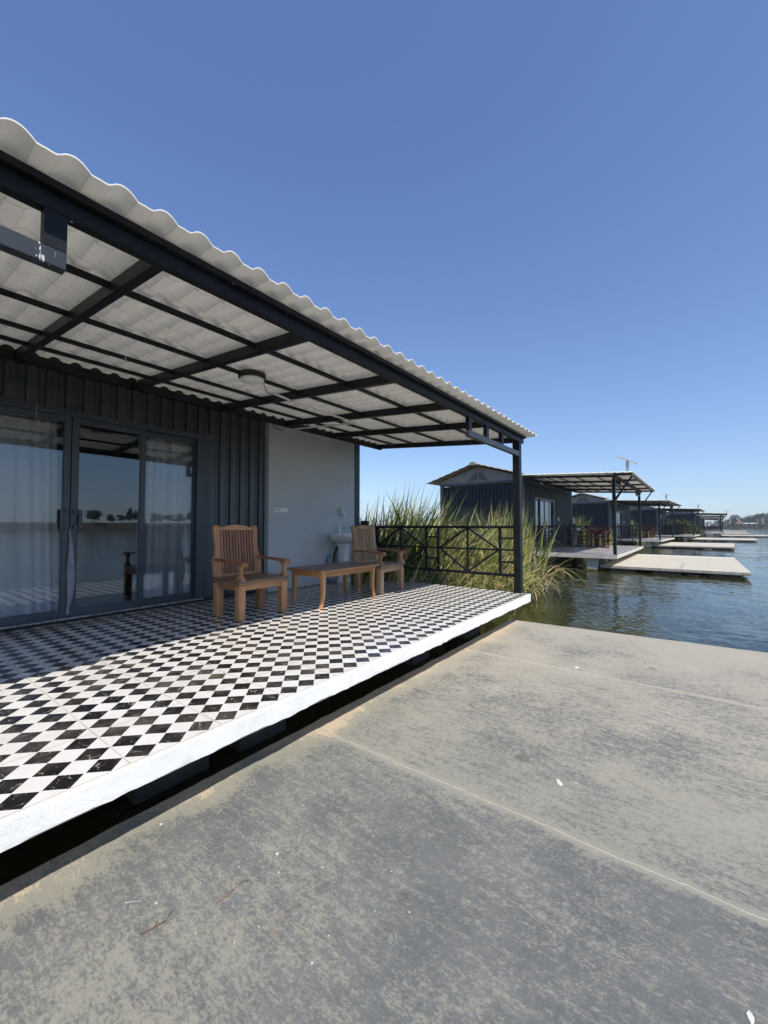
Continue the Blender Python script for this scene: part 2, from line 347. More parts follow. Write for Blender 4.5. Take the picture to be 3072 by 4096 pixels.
def mk_water():
    s = NT('lake_water', (.020, .024, .008), .03); s.b.inputs['IOR'].default_value = 1.33
    x, y, z = s.xyz()
    def nv(scale, detail, vec, amp):
        q = s.n('ShaderNodeTexNoise'); s.set(q.inputs['Vector'], vec); q.inputs['Scale'].default_value = scale; q.inputs['Detail'].default_value = detail; q.inputs['Roughness'].default_value = .6
        o = s.n('ShaderNodeVectorMath', operation='SUBTRACT'); s.set(o.inputs[0], q.outputs[1]); o.inputs[1].default_value = (.5, .5, .5)
        p = s.n('ShaderNodeVectorMath', operation='SCALE'); s.set(p.inputs[0], o.outputs[0]); s.set(p.inputs['Scale'], amp); return p.outputs[0]
    def vadd(u, v):
        o = s.n('ShaderNodeVectorMath', operation='ADD'); s.set(o.inputs[0], u); s.set(o.inputs[1], v); return o.outputs[0]
    calm = s.ramp(s.noise(.22, 2, .5, s.mapped((1, 1, 1), (0, 0, 0), (4, 9, 0))), .38, .62)
    calm = s.math('ADD', .45, s.math('MULTIPLY', calm, .75))
    a = nv(.9, 2, s.mapped((1.0, .6, 1), (0, 0, radians(-38))), s.math('MULTIPLY', calm, .13))
    b = nv(6.5, 3, s.mapped((1.0, .40, 1), (0, 0, radians(-33)), (5, 2, 0)), s.math('MULTIPLY', calm, .21))
    c = nv(22., 3, s.mapped((1.0, .5, 1), (0, 0, radians(-45)), (1, 7, 0)), .24)
    t_ = vadd(vadd(a, b), c)
    mz = s.n('ShaderNodeVectorMath', operation='MULTIPLY_ADD'); s.set(mz.inputs[0], t_); mz.inputs[1].default_value = (1, 1, 0); mz.inputs[2].default_value = (0, 0, 1)
    nz = s.n('ShaderNodeVectorMath', operation='NORMALIZE'); s.set(nz.inputs[0], mz.outputs[0])
    green = s.mix(s.ramp(s.noise(.5, 3, .6), .35, .65), (.022, .026, .007), (.032, .036, .011))
    return s.done(green, None, nz.outputs[0])
M['water'] = mk_water()
M['ground'] = simple('sandy_ground', (.42, .34, .24), .95, 0, .2, (.26, .22, .14), .3, .4, .05, 4, 8)
M['dikeside'] = simple('dike_slope', (.10, .085, .055), .95, 0, .2, (.17, .14, .09), .6, .5, .1, 2)
M['diketop'] = simple('dike_top_dirt', (.42, .32, .20), .95, 0, .2, (.30, .24, .14), .5)
REED = []
for nm, c1, c2 in (('reed_green', (.082, .112, .032), (.048, .070, .020)), ('reed_bright', (.29, .32, .095), (.19, .22, .065)),
                   ('reed_yellow', (.48, .46, .16), (.34, .34, .10)), ('reed_dry', (.56, .44, .25), (.40, .27, .14))):
    s = NT(nm, c1, .55, 0, .35)
    m_ = s.done(s.mix(s.ramp(s.noise(2.2, 3), .35, .65), c1, c2))
    tr = s.n('ShaderNodeBsdfTranslucent'); tr.inputs[0].default_value = (*[v*1.3 for v in c1], 1)
    mx = s.n('ShaderNodeMixShader'); mx.inputs[0].default_value = .25
    s.t.links.new(s.b.outputs[0], mx.inputs[1]); s.t.links.new(tr.outputs[0], mx.inputs[2]); s.t.links.new(mx.outputs[0], s.out.inputs[0])
    REED.append(m_)
M['bark'] = simple('bark', (.10, .075, .05), .95, 0, .2, (.06, .045, .03), 8)
M['leafA'] = simple('far_foliage_green', (.060, .088, .030), .7, 0, .2, (.038, .06, .022), .6)
M['leafB'] = simple('far_foliage_olive', (.085, .105, .042), .7, 0, .2, (.055, .07, .03), .6)
M['leafC'] = simple('bush_foliage', (.075, .10, .028), .65, 0, .3, (.045, .065, .018), 2)
M['scrub'] = simple('lakeside_scrub', (.13, .12, .06), .9, 0, .2, (.07, .07, .035), .25)
M['white'] = simple('white_sheeting', (.62, .62, .60), .6)
M['redroof'] = simple('red_roofing', (.17, .06, .05), .6)
M['darkopen'] = simple('dark_opening', (.03, .03, .03), .9)

# ---------------------------------------------------------------- mesh helpers
ORG = {}
class MB:
    def __init__(s): s.v = []; s.f = []; s.mi = []; s.sm = []; s.mats = None
    def add(s, vs, fs, mi=0, sm=False):
        o = len(s.v); s.v += [tuple(p) for p in vs]
        for f in fs: s.f.append([i+o for i in f]); s.mi.append(mi); s.sm.append(sm)
        return s
    def box(s, x0, x1, y0, y1, z0, z1, mi=0, ch=0.0):
        if ch <= 0:
            vs = [(x0, y0, z0), (x1, y0, z0), (x1, y1, z0), (x0, y1, z0), (x0, y0, z1), (x1, y0, z1), (x1, y1, z1), (x0, y1, z1)]
            return s.add(vs, [(0, 3, 2, 1), (4, 5, 6, 7), (0, 1, 5, 4), (1, 2, 6, 5), (2, 3, 7, 6), (3, 0, 4, 7)], mi)
        return s.cbar([((x0+x1)/2, (y0+y1)/2, z0), ((x0+x1)/2, (y0+y1)/2, z1)], (x1-x0)/2, (y1-y0)/2, ch, mi)
    def cbar(s, pts, hx, hy, ch, mi=0):      # vertical chamfered post
        (cx, cy, z0), (_, _, z1) = pts
        ring = lambda k, z: [(cx+a*(hx-k)+b, cy+c*(hy-k)+d, z) for a, b, c, d in ()]
        def rg(hx_, hy_, c, z):
            return [(cx-hx_+c, cy-hy_, z), (cx+hx_-c, cy-hy_, z), (cx+hx_, cy-hy_+c, z), (cx+hx_, cy+hy_-c, z), (cx+hx_-c, cy+hy_, z), (cx-hx_+c, cy+hy_, z), (cx-hx_, cy+hy_-c, z), (cx-hx_, cy-hy_+c, z)]
        R = [rg(hx-ch, hy-ch, ch*.4, z0), rg(hx, hy, ch, z0+ch), rg(hx, hy, ch, z1-ch), rg(hx-ch, hy-ch, ch*.4, z1)]
        return s.loft(R, mi, False)
    def loft(s, rings, mi=0, sm=True, cap=True, closed=True):
        n = len(rings[0]); o = len(s.v); vs = [p for r in rings for p in r]; fs = []
        for i in range(len(rings)-1):
            for j in range(n if closed else n-1):
                a, b = i*n+j, i*n+(j+1) % n
                fs.append((a, b, b+n, a+n))
        s.add(vs, fs, mi, sm)
        if cap:
            s.add(rings[0], [tuple(range(n))[::-1]], mi); s.add(rings[-1], [tuple(range(n))], mi)
        return s
    def bar(s, p, q, w, h, mi=0, upv=(0, 0, 1)):
        p = Vector(p); q = Vector(q); d = (q-p).normalized(); u = Vector(upv)
        if abs(d.dot(u)) > .98: u = Vector((0, 1, 0))
        r = d.cross(u).normalized()*w/2; u = r.cross(d).normalized()*h/2
        vs = [p-r-u, p+r-u, p+r+u, p-r+u, q-r-u, q+r-u, q+r+u, q-r+u]
        return s.add(vs, [(0, 3, 2, 1), (4, 5, 6, 7), (0, 1, 5, 4), (1, 2, 6, 5), (2, 3, 7, 6), (3, 0, 4, 7)], mi)
    def tube(s, pts, r, n=8, mi=0, cap=True):
        pts = [Vector(p) for p in pts]; rs = r if isinstance(r, (list, tuple)) else [r]*len(pts); rings = []
        for i, p in enumerate(pts):
            d = (pts[min(i+1, len(pts)-1)]-pts[max(i-1, 0)]).normalized()
            u = Vector((0, 0, 1)) if abs(d.z) < .9 else Vector((0, 1, 0))
            a = d.cross(u).normalized(); b = a.cross(d)
            rings.append([tuple(p+(a*cos(2*pi*k/n)+b*sin(2*pi*k/n))*rs[i]) for k in range(n)])
        return s.loft(rings, mi, True, cap)
    def lathe(s, c, prof, n=24, mi=0, axis='z', sm=True):
        rings = []
        for r, h in prof:
            ring = []
            for k in range(n):
                a = 2*pi*k/n
                ring.append((c[0]+r*cos(a), c[1]+r*sin(a), c[2]+h) if axis == 'z' else (c[0]+r*cos(a), c[1]+h, c[2]+r*sin(a)))
            rings.append(ring)
        return s.loft(rings, mi, sm)
    def prism(s, poly, d0, d1, axis='y', mi=0, fn=None):   # poly in the plane across axis
        n = len(poly)
        def P(a, b, d): return {'y': (a, d, b), 'x': (d, a, b), 'z': (a, b, d)}[axis]
        vs = [P(a, b, d0) for a, b in poly]+[P(a, b, d1) for a, b in poly]
        if fn: vs = [fn(v) for v in vs]
        fs = [tuple(range(n)), tuple(range(n, 2*n))[::-1]]+[(i, i+n, (i+1) % n+n, (i+1) % n) for i in range(n)]
        return s.add(vs, fs, mi)
    def tx(s, fn): s.v = [tuple(fn(Vector(p))) for p in s.v]; return s
    def build(s, name, mat, parent=None, bevel=0, base=None, seg=1):
        org = Vector(ORG[parent.name]) if parent is not None else Vector(base or (0, 0, 0))
        me = bpy.data.meshes.new(name); me.from_pydata([tuple(Vector(p)-org) for p in s.v], [], s.f)
        mats = mat if isinstance(mat, (list, tuple)) else [mat]
        for m in mats: me.materials.append(m)
        me.polygons.foreach_set('material_index', s.mi); me.polygons.foreach_set('use_smooth', s.sm)
        me.update(); me.validate()
        o = bpy.data.objects.new(name, me); COL.objects.link(o)
        if parent is not None: o.parent = parent
        else: o.location = org
        ORG[o.name] = tuple(org)
        if bevel:
            b = o.modifiers.new('bevel', 'BEVEL'); b.width = bevel; b.segments = seg; b.limit_method = 'ANGLE'; b.angle_limit = radians(40)
        return o
def fixnormals(o):
    import bmesh
    bm = bmesh.new(); bm.from_mesh(o.data); bmesh.ops.recalc_face_normals(bm, faces=bm.faces); bm.to_mesh(o.data); bm.free()
def tag(o, label=None, cat=None, group=None, kind=None):
    if label: o['label'] = label
    if cat: o['category'] = cat
    if group: o['group'] = group
    if kind: o['kind'] = kind
    return o
def empty(name, base, label=None, cat=None, group=None):
    o = bpy.data.objects.new(name, None); COL.objects.link(o); o.location = base; o.empty_display_size = .2
    ORG[o.name] = tuple(base); return tag(o, label, cat, group)
def copy_tree(o, parent=None):
    c = o.copy(); COL.objects.link(c)
    if parent is not None: c.parent = parent
    for ch in [k for k in o.children]: copy_tree(ch, c)
    return c
class Unit:      # places things given in the frame of one lakeside unit
    def __init__(s, x, y, rot): s.o = Vector((x, y, 0)); s.r = rot; s.m = Matrix.Rotation(rot, 4, 'Z')
    def put(s, root):
        b = Vector(ORG.get(root.name, root.location)); root.location = s.o + s.m @ b; root.rotation_euler = (0, 0, root.rotation_euler.z+s.r); return root

# ---------------------------------------------------------------- setting: water, ground, shores
wm = MB(); wm.add([(-1500, -1500, 0), (2500, -1500, 0), (2500, 1500, 0), (-1500, 1500, 0)], [(0, 1, 2, 3)])
tag(wm.build('water', M['water'], base=(0, 0, -.55)), kind='structure')
bpy.data.objects['water'].location = (0, 0, 0)
for v in bpy.data.objects['water'].data.vertices: v.co.z = -.55
def rough_line(pts, amp, step=4, seed=0):
    out = []
    for i in range(len(pts)-1):
        a = Vector(pts[i]); b = Vector(pts[i+1]); n = max(1, int((b-a).length/step))
        for k in range(n):
            p = a+(b-a)*k/n; q = noise.noise(Vector((p.x*.05+seed, p.y*.05, seed)))*amp; out.append((p.x+q*.3, p.y+q))
    out.append(pts[-1]); return out
# bank behind the row of cabins (far side of the reeds)
g = MB(); shore = rough_line([(-120, 9), (0, 8.5), (60, 6.5), (150, 3.0), (330, -6), (400, -30), (430, -70), (520, -150), (700, -420), (900, -900)], 1.6, 5, 3)
vs = []; n = len(shore)
for (x, y) in shore: vs.append((x, y-.8, -1.1))
for (x, y) in shore: vs.append((x+.3, y+.9, -.12+.12*noise.noise(Vector((x*.2, y, 0)))))
for (x, y) in shore: vs.append((x+4, y+6, .05+.25*noise.noise(Vector((x*.07, y, 2)))))
for (x, y) in shore: vs.append((x+1400, y+1400, .3))
fs = [(r*n+i, r*n+i+1, (r+1)*n+i+1, (r+1)*n+i) for r in range(3) for i in range(n-1)]
g.add(vs, fs, 0, True); tag(g.build('ground', M['ground']), kind='structure')
# dike on the opposite shore (seen mirrored in the glass)
d = MB(); xs = [(-500+i*12) for i in range(110)]; prof = [(-148.5, -1.2, 0), (-150.5, -.3, 0), (-155.5, 2.0, 0), (-156.2, 2.12, 1), (-161, 2.15, 1), (-168, -.5, 0)]
vs = []
for (y, z, m_) in prof:
    for x in xs: vs.append((x, y+1.2*noise.noise(Vector((x*.05, 0, 0))), z+.12*noise.noise(Vector((x*.11, y, 0)))))
n = len(xs)
for r in range(len(prof)-1):
    d.add([], []); base_ = 0
d.v = vs
for r in range(len(prof)-1):
    for i in range(n-1): d.f.append([r*n+i, r*n+i+1, (r+1)*n+i+1, (r+1)*n+i]); d.mi.append(1 if r in (2, 3) else 0); d.sm.append(True)
tag(d.build('dike', [M['dikeside'], M['diketop']]), kind='structure')

# ---------------------------------------------------------------- trees (trunk + crown of leaf clumps)
def tree_proto(seed, h, w_, leaf, trunk_h=.28, dens=520, lsize=.42, flat=.8):
    rnd = random.Random(seed); root = empty('broadleaf_tree', (0, 0, 0))
    t = MB(); top = Vector((rnd.uniform(-.2, .2), rnd.uniform(-.2, .2), h*trunk_h))
    t.tube([(0, 0, -.3), tuple(top*.5), tuple(top)], [h*.030, h*.024, h*.020], 7)
    lobes = []
    for k in range(9):
        a = rnd.uniform(0, 2*pi); r = rnd.uniform(.1, .36)*w_; z = h*rnd.uniform(trunk_h+.12, .86)
        c = Vector((cos(a)*r, sin(a)*r, z)); lobes.append((c, rnd.uniform(.16, .27)*w_))
        mid = top.lerp(c, .5)+Vector((0, 0, h*.03)); t.tube([tuple(top), tuple(mid), tuple(c)], [h*.015, h*.010, h*.005], 5)
    t.build('trunk', M['bark'], root)
    c = MB()
    for k in range(dens):
        lc, lr = rnd.choice(lobes); dd = Vector((rnd.gauss(0, 1), rnd.gauss(0, 1), rnd.gauss(0, flat))).normalized()*lr*rnd.uniform(.45, 1.12)
        dd.z *= .75; p = lc+dd; s_ = lsize*rnd.uniform(.5, 1.25)
        a = Vector((rnd.gauss(0, 1), rnd.gauss(0, 1), rnd.gauss(0, .6))).normalized(); b = a.cross(Vector((rnd.gauss(0, 1), rnd.gauss(0, 1), rnd.gauss(0, 1)))).normalized()
        c.add([p-a*s_, p+b*s_*.6, p+a*s_, p-b*s_*.6], [(0, 1, 2, 3)], 0)
    c.build('crown', leaf, root)
    return root
protos = [tree_proto(11, 9.0, 10.0, M['leafA'], .26, 900, .60), tree_proto(12, 8.0, 9.0, M['leafB'], .24, 900, .55), tree_proto(13, 10.0, 8.5, M['leafA'], .3, 900, .60), tree_proto(14, 6.5, 8.5, M['leafB'], .18, 800, .5)]
used_p = set()
def put_tree(k, x, y, z, s_, rot, label, group, sy=None):
    if k not in used_p: used_p.add(k); o = protos[k]
    else: o = copy_tree(protos[k])
    o.location = (x, y, z); o.scale = (s_, s_, s_*(sy or 1)); o.rotation_euler = (0, 0, rot); return tag(o, label, 'tree', group)
rn = random.Random(5)
def dirpt(px, depth):      # point on the ground plan seen at photo column px
    r = (px-1536)/F_PX; return Vector((cam.location.x+depth*(cos(YAW)+r*sin(YAW)), cam.location.y+depth*(sin(YAW)-r*cos(YAW))))
far = [(2868, 290, .55), (2885, 275, .60), (2906, 300, .66), (2925, 290, .82), (2946, 285, 1.02), (2962, 300, .9), (2978, 310, .86), (2991, 290, .84), (3008, 280, .98), (3024, 300, .96), (3040, 270, 1.08), (3052, 300, .95), (3066, 270, 1.06), (3080, 265, 1.1), (3096, 260, 1.0), (2850, 280, .5), (2835, 260, .45), (3112, 270, 1.0), (2936, 320, .7), (2999, 330, .8), (3016, 335, .85), (3072, 330, .9)]
words = ['small', 'low', 'rounded', 'bushy', 'tall', 'broad', 'dense', 'spreading', 'leafy', 'dark', 'tallest', 'wide', 'full crowned', 'big', 'shady', 'tiny', 'squat', 'rough', 'half hidden', 'shaded', 'recessed', 'background']
for i, (px, dp, s_) in enumerate(far):
    p = dirpt(px, dp)
    order = sorted(range(len(far)), key=lambda q: far[q][0]).index(i)
    put_tree(i % 4, p.x, p.y, -.2, s_*.92, rn.uniform(0, 6), f'{words[i]} tree on the far shore, {["leftmost","second","third","fourth","fifth","sixth","seventh","eighth","ninth","tenth","eleventh","twelfth","thirteenth","fourteenth","fifteenth","sixteenth","seventeenth","eighteenth","nineteenth","twentieth","twenty first","rightmost"][order]} from the left', 'trees on the far right shore')
mir = [(52.2, 5.1, 3.9), (57.7, 2.9, 2.9), (61.0, 3.0, 2.8), (63.5, 2.8, 5.0), (66.5, 3.2, 3.9), (72.7, 4.4, 3.4), (78.2, 4.2, 3.2), (82.2, 4.2, 3.6), (88, 5, 4.2), (20, 4.5, 3.4)]
nm = ['round tree standing alone', 'small tree in a close pair', 'leaning small tree', 'slim tall tree', 'narrow dark tree', 'wide low tree', 'low tree with a gap under its crown', 'bushy low tree', 'large tree at the end of the line', 'lone tree far along the dike']
for i, (x, w_, h_) in enumerate(mir):
    k = i % 4; s_ = h_/[9, 8, 10, 6.5][k]*1.15
    o = put_tree(k, x, -158.5, 1.9, s_, rn.uniform(0, 6), f'{nm[i]} on the dike across the lake', 'trees on the dike across the lake'); f = (w_/[10, 9, 8.5, 8.5][k]*1.25)/s_
    o.scale = (s_*f, s_*f, s_)
for i, x in enumerate((31.0, 38.1, 44, 68.5)):
    t = MB(); t.tube([(x, -157, 1.9), (x+(.5 if i == 1 else .05), -157, 5.2)], .09, 6)
    tag(t.build('utility_pole', M['bark'], base=(x, -157, 1.9)), ['thin upright pole', 'leaning thin pole', 'short pole left of the round tree', 'pole between the dark trees'][i]+' on the dike across the lake', 'pole', 'poles on the dike')

# scrub, sheds, boats and poles on the far right shore
sp = MB(); rs = random.Random(8)
for k in range(9000):
    px = rs.uniform(2838, 3130); p = dirpt(px, rs.uniform(222, 250)); h_ = rs.uniform(0, 1)**1.4*2.5*(1.0 if px > 2905 else .5); a = rs.uniform(0, pi); s_ = rs.uniform(.3, .7)
    v = Vector((cos(a), sin(a), rs.uniform(-.3, .3)))*s_; u = Vector((rs.gauss(0, .3), rs.gauss(0, .3), 1)).normalized()*s_; q = Vector((p.x, p.y, -.5+h_))
    sp.add([q-v, q+u, q+v, q-u], [(0, 1, 2, 3)])
tag(sp.build('shore_scrub', M['scrub']), 'brown green scrub along the waterline under the far trees', 'scrub', kind='stuff')
def shed(px, dp, wd, dpt, hgt, roofmat, label, cat, pitch=.6, wallmat='darkopen'):
    p = dirpt(px, dp); root = empty('lakeside_shed', (p.x, p.y, 0), label, cat)
    a = atan2((rt.y), (rt.x)); c_, s_ = cos(a), sin(a)
    f = lambda v: Vector((p.x+v.x*c_-v.y*s_, p.y+v.x*s_+v.y*c_, v.z))
    b = MB(); b.box(-wd/2+.3, wd/2-.3, -dpt/2, dpt/2, -.4, hgt); b.tx(f).build('wall', M[wallmat], root)
    r = MB(); r.prism([(-dpt/2-.5, hgt), (0, hgt+pitch), (dpt/2+.5, hgt), (dpt/2+.5, hgt+.12), (0, hgt+pitch+.12), (-dpt/2-.5, hgt+.12)], -wd/2, wd/2, 'x'); r.tx(f).build('roof', roofmat, root); return root
shed(2953, 236, 4, 4, 1.7, M['redroof'], 'small red roofed shed left of the white roofed jetties', 'shed', 1.4, 'white')
shed(2984, 236, 10, 6, 1.9, M['white'], 'long white roofed open boat shed beside the red shed', 'boat shed', .7)
shed(3012, 235, 6.5, 5, 1.6, M['white'], 'lower white roofed boat shed near the right edge', 'boat shed', .6)
def boat(px, dp, L, label, rot=0, mat='white'):
    p = dirpt(px, dp); root = empty('moored_boat', (p.x, p.y, -.5), label, 'boat', 'boats by the far shore'); a = atan2(rt.y, rt.x)+rot; c_, s_ = cos(a), sin(a)
    f = lambda v: Vector((p.x+v.x*c_-v.y*s_, p.y+v.x*s_+v.y*c_, v.z)); h = MB(); R = []
    for t in range(9):
        u = t/8; x = (u-.5)*L; wd = .95*(sin(pi*min(1, u*1.15+.12))**.6 if u < .95 else .12); R.append([(x, -wd, .35+.25*u), (x, -wd*.6, -.55), (x, wd*.6, -.55), (x, wd, .35+.25*u)])
    h.loft(R); h.tx(f).build('hull', M[mat], root)
    c2 = MB(); c2.box(-L*.2, L*.15, -.6, .6, .4, 1.5, ch=.1); c2.tx(f).build('cabin', M['white'], root); return root
boat(2930, 232, 5, 'pale moored boat left of the red roofed shed', .2, 'paleplastic'); boat(3020, 230, 4.5, 'white moored boat in front of the right boat shed', 0); boat(3036, 231, 4, 'small white boat moored furthest right', -.1)
for i, (px, dp, z1) in enumerate([(2903, 240, 5.6), (2868, 245, 6.6), (2921, 240, 5.2), (3047, 236, 5.6), (3054, 232, 5.4), (3030, 240, 5.0), (2858, 240, 5)]):
    p = dirpt(px, dp); t = MB(); t.tube([(p.x, p.y, -.5), (p.x, p.y, z1)], .16, 6)
    tag(t.build('shore_post', M['dock_far'], base=(p.x, p.y, -.5)), ['pale post left of the moored boats', 'pale post just right of the last canopy', 'pale post behind the pale boat', 'left post of the pair near the right edge', 'right post of the pair near the right edge', 'pale post above the small white boat', 'pale post between the canopy posts'][i]+' on the far shore', 'post', 'posts on the far shore')
for i, (px, dp) in enumerate([(2833, 150), (2838.5, 150)]):
    p = dirpt(px, dp); t = MB(); t.tube([(p.x, p.y, -.6), (p.x, p.y, 2.1)], .17, 8)
    tag(t.build('white_pillar', M['white'], base=(p.x, p.y, -.6)), ['left', 'right'][i]+' one of two white pillars between the far canopies', 'pillar', 'white pillars on the bank')
p = dirpt(2968, 238); t = MB(); t.bar((p.x, p.y, 1.6), (p.x-3.2*rt.x, p.y-3.2*rt.y, 5.6), .35, .35); tag(t.build('crane_arm', M['dock_far'], base=(p.x, p.y, 1.6)), 'slanted pale beam rising behind the red roofed shed', 'beam')

# ---------------------------------------------------------------- corrugated panel
def corr(mb, a0, a1, z0, z1, d, depth=.03, period=.153, phase=2.606, axis='x', sign=1, mi=0):
    # profile runs along `axis`; raised face at d, recess at d+sign*depth
    prof = []; k0 = math.floor((a0-phase)/period)-1
    for k in range(k0, k0+int((a1-a0)/period)+4):
        s0 = phase+k*period
        prof += [(s0, 0), (s0+.070, 0), (s0+.078, 1), (s0+.100, 1), (s0+.1025, .82), (s0+.105, 1), (s0+.1455, 1)]
    def val(x):
        for i in range(len(prof)-1):
            if prof[i][0] <= x <= prof[i+1][0]:
                t = (x-prof[i][0])/max(1e-9, prof[i+1][0]-prof[i][0]); return prof[i][1]*(1-t)+prof[i+1][1]*t
        return 1
    pts = [(a0, val(a0))]+[p for p in prof if a0 < p[0] < a1]+[(a1, val(a1))]
    vs = []; n = len(pts)
    for z in (z0, z1):
        for a, v in pts: vs.append((a, d+sign*depth*v, z) if axis == 'x' else (d+sign*depth*v, a, z))
    mb.add(vs, [(i, i+1, n+i+1, n+i) for i in range(n-1)], mi); return mb

def wave(x, per, ph, amp):       # pan-and-roll tile section
    u = ((x-ph)/per+.5) % 1.0 - .5
    h = abs(u)*2
    return amp*(cos(pi/2*min(1, h/.56)))**.66 if h < .56 else amp*-.07*sin((h-.56)/.44*pi)
def sheet(mb, x0, x1, yA, zA, yB, zB, per=.162, ph=.0877, amp=.034, course=.222, step=.022, th=.006, nper=12, sub=1):
    nx = int((x1-x0)/per*nper); L = abs(yB-yA); nc = max(1, round(L/course)); rows = []
    for c in range(nc):
        for t, dz in ((0, step), (.5, step*.45), (.955, 0.0)):
            u = (c+t)/nc; rows.append((yA+(yB-yA)*u, zA+(zB-zA)*u+dz-.0))
    rows.append((yB, zB+step))
    def grid(off, flip):
        o = len(mb.v); vs = []
        for (y, z) in rows:
            for i in range(nx+1):
                x = x0+(x1-x0)*i/nx; vs.append((x, y, z+wave(x, per, ph, amp)+off))
        m_ = nx+1; fs = []
        for r in range(len(rows)-1):
            for i in range(nx):
                f = (r*m_+i, r*m_+i+1, (r+1)*m_+i+1, (r+1)*m_+i); fs.append(f[::-1] if flip else f)
        mb.add(vs, fs, 0, False); return o, m_, len(rows)
    a, m_, nr = grid(0, True); b, _, _ = grid(th, False)
    for i in range(nx):
        mb.f.append([a+i, a+i+1, b+i+1, b+i]); mb.f.append([a+(nr-1)*m_+i, a+(nr-1)*m_+i+1, b+(nr-1)*m_+i+1, b+(nr-1)*m_+i])
        mb.mi += [0, 0]; mb.sm += [False, False]
    for r in range(nr-1):
        for i in (0, nx): mb.f.append([a+r*m_+i, a+(r+1)*m_+i, b+(r+1)*m_+i, b+r*m_+i]); mb.mi.append(0); mb.sm.append(False)
    return mb
def smooth_grid(o):
    me = o.data
    me.polygons.foreach_set('use_smooth', [True]*len(me.polygons)); me.update()
    try: me.set_sharp_from_angle(angle=radians(28))
    except Exception: pass

# ---------------------------------------------------------------- canopy over a deck
def canopy(label, X0, X1, Ye, slope, zpan, posts, rafters, ledY, beamY, brackets, struts=False, cap=None, nper=12):
    root = empty('porch_canopy', (posts[-1]+.05, beamY+.05, 0), label, 'canopy')
    roofz = lambda y: zpan+slope*(y-Ye)
    zb = lambda y: zpan-.090+(slope+.005)*(y-beamY-.05)
    bx0, bx1 = X0+.25, X1-.16
    b = MB(); b.box(bx0, bx1, beamY, beamY+.05, zb(beamY)-.012, zb(beamY)+.055); b.build('front_beam', M['steel'], root, .003)
    b = MB(); b.box(bx0-.02, bx1+.012, beamY-.034, beamY+.02, zb(beamY)+.060, zb(beamY)+.091); b.build('fascia_beam', M['steel'], root, .003)
    # welded lip and paint crumbs between the two beams
    b = MB(); rl = random.Random(3); R_ = []
    for i in range(260):
        x = bx0+(bx1-bx0)*i/259; q = rl.uniform(0, .012) if rl.random() < .6 else .0; R_.append([(x, beamY-.002-q, zb(beamY)+.0535), (x, beamY+.012, zb(beamY)+.0535), (x, beamY+.012, zb(beamY)+.0640), (x, beamY-.002-q*.8, zb(beamY)+.0640)])
    b.loft(R_, sm=False)
    b.build('weld_seam', M['steel'], root)
    for px in posts:
        b = MB(); b.box(px, px+.1, beamY, beamY+.1, 0, zb(beamY)-.010, ch=.006); b.build('post', M['steel'], root)
    for rx in rafters:
        b = MB(); y0, y1 = beamY+.052, ledY; b.prism([(y0, zb(y0)), (y1, zb(y1)), (y1, zb(y1)+.078), (y0, zb(y0)+.078)], rx-.05, rx, 'x'); b.build('rafter', M['steel'], root, .003)
        b = MB(); b.box(rx-.054, rx+.004, y1-.045, y1+.005, zb(y1)-.018, zb(y1)-.002); b.build('rafter_plate', M['steel'], root)
    yy = [beamY+.6, beamY+1.27, beamY+1.86, beamY+2.27]
    for y in yy:
        b = MB(); b.box(bx0+.02, bx1-.02, y, y+.032, roofz(y)-.052, roofz(y)-.024); b.build('purlin', M['steel'], root)
    b = MB(); b.box(bx0, bx1+.02, ledY+.001, ledY+.045, zb(ledY)-.006, roofz(ledY)-.026); b.build('ledger', M['steel'], root, .003)
    # added black wave filler standing for the dark space under the crests
    b = MB(); n = int((bx1-bx0)/.0135); vs = []
    for i in range(n+1):
        x = bx0+(bx1-bx0)*i/n; vs += [(x, ledY+.012, roofz(ledY)-.02), (x, ledY+.012, roofz(ledY)-.008+wave(x, .162, .0877, .028))]
    b.add(vs, [(2*i, 2*i+2, 2*i+3, 2*i+1) for i in range(n)]); b.add([(v[0], v[1]+.02, v[2]) for v in vs], [(2*i, 2*i+2, 2*i+3, 2*i+1) for i in range(n)]); b.build('crest_dark_filler', M['rubber'], root)
    for (xa, xb, sgn) in brackets:       # ladder shaped corner brackets; xa at the free end, xb at the post
        z0 = zb(beamY)-.225; o_ = MB(); lo, hi = min(xa, xb), max(xa, xb)
        o_.box(lo, hi, beamY+.001, beamY+.05, z0, z0+.070); br = o_.build('bracket', M['chipped'] if cap is None else M['steel'], root, .003)
        for q, wd in ((0, .072), (.30, .066), (.60, .066)):
            x = xa+(xb-xa)*q; x0_, x1_ = (x, x+wd) if sgn > 0 else (x-wd, x)
            u = MB(); u.box(x0_, x1_, beamY+(.001 if q == 0 else .004), beamY+.048, z0+.0705, zb(beamY)-.013); u.build('bracket_upright', M['steel'], br)
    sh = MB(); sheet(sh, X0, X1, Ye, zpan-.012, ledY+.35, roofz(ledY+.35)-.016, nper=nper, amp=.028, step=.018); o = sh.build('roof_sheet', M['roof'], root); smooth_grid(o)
    if struts:
        for px in posts:
            for dx in ((.02, .08) if px == posts[0] else (.05,)):
                s_ = MB(); zt = roofz(Ye+.06)-.06; s_.bar((px+dx, beamY, 1.80+dx), (px+dx, Ye+.08, zt), .04, .05); s_.build('strut', M['steel'], root)
        f = MB(); f.box(bx0, bx1, Ye+.05, Ye+.10, roofz(Ye+.05)-.075, roofz(Ye+.05)-.012); f.build('eave_beam', M['steel'], root)
        for rx in rafters:
            b = MB(); y0, y1 = Ye+.10, beamY-.035; b.prism([(y0, roofz(y0)-.07), (y1, roofz(y1)-.07), (y1, roofz(y1)-.008), (y0, roofz(y0)-.008)], rx-.05, rx, 'x'); b.build('rafter_tail', M['steel'], root)
    return root

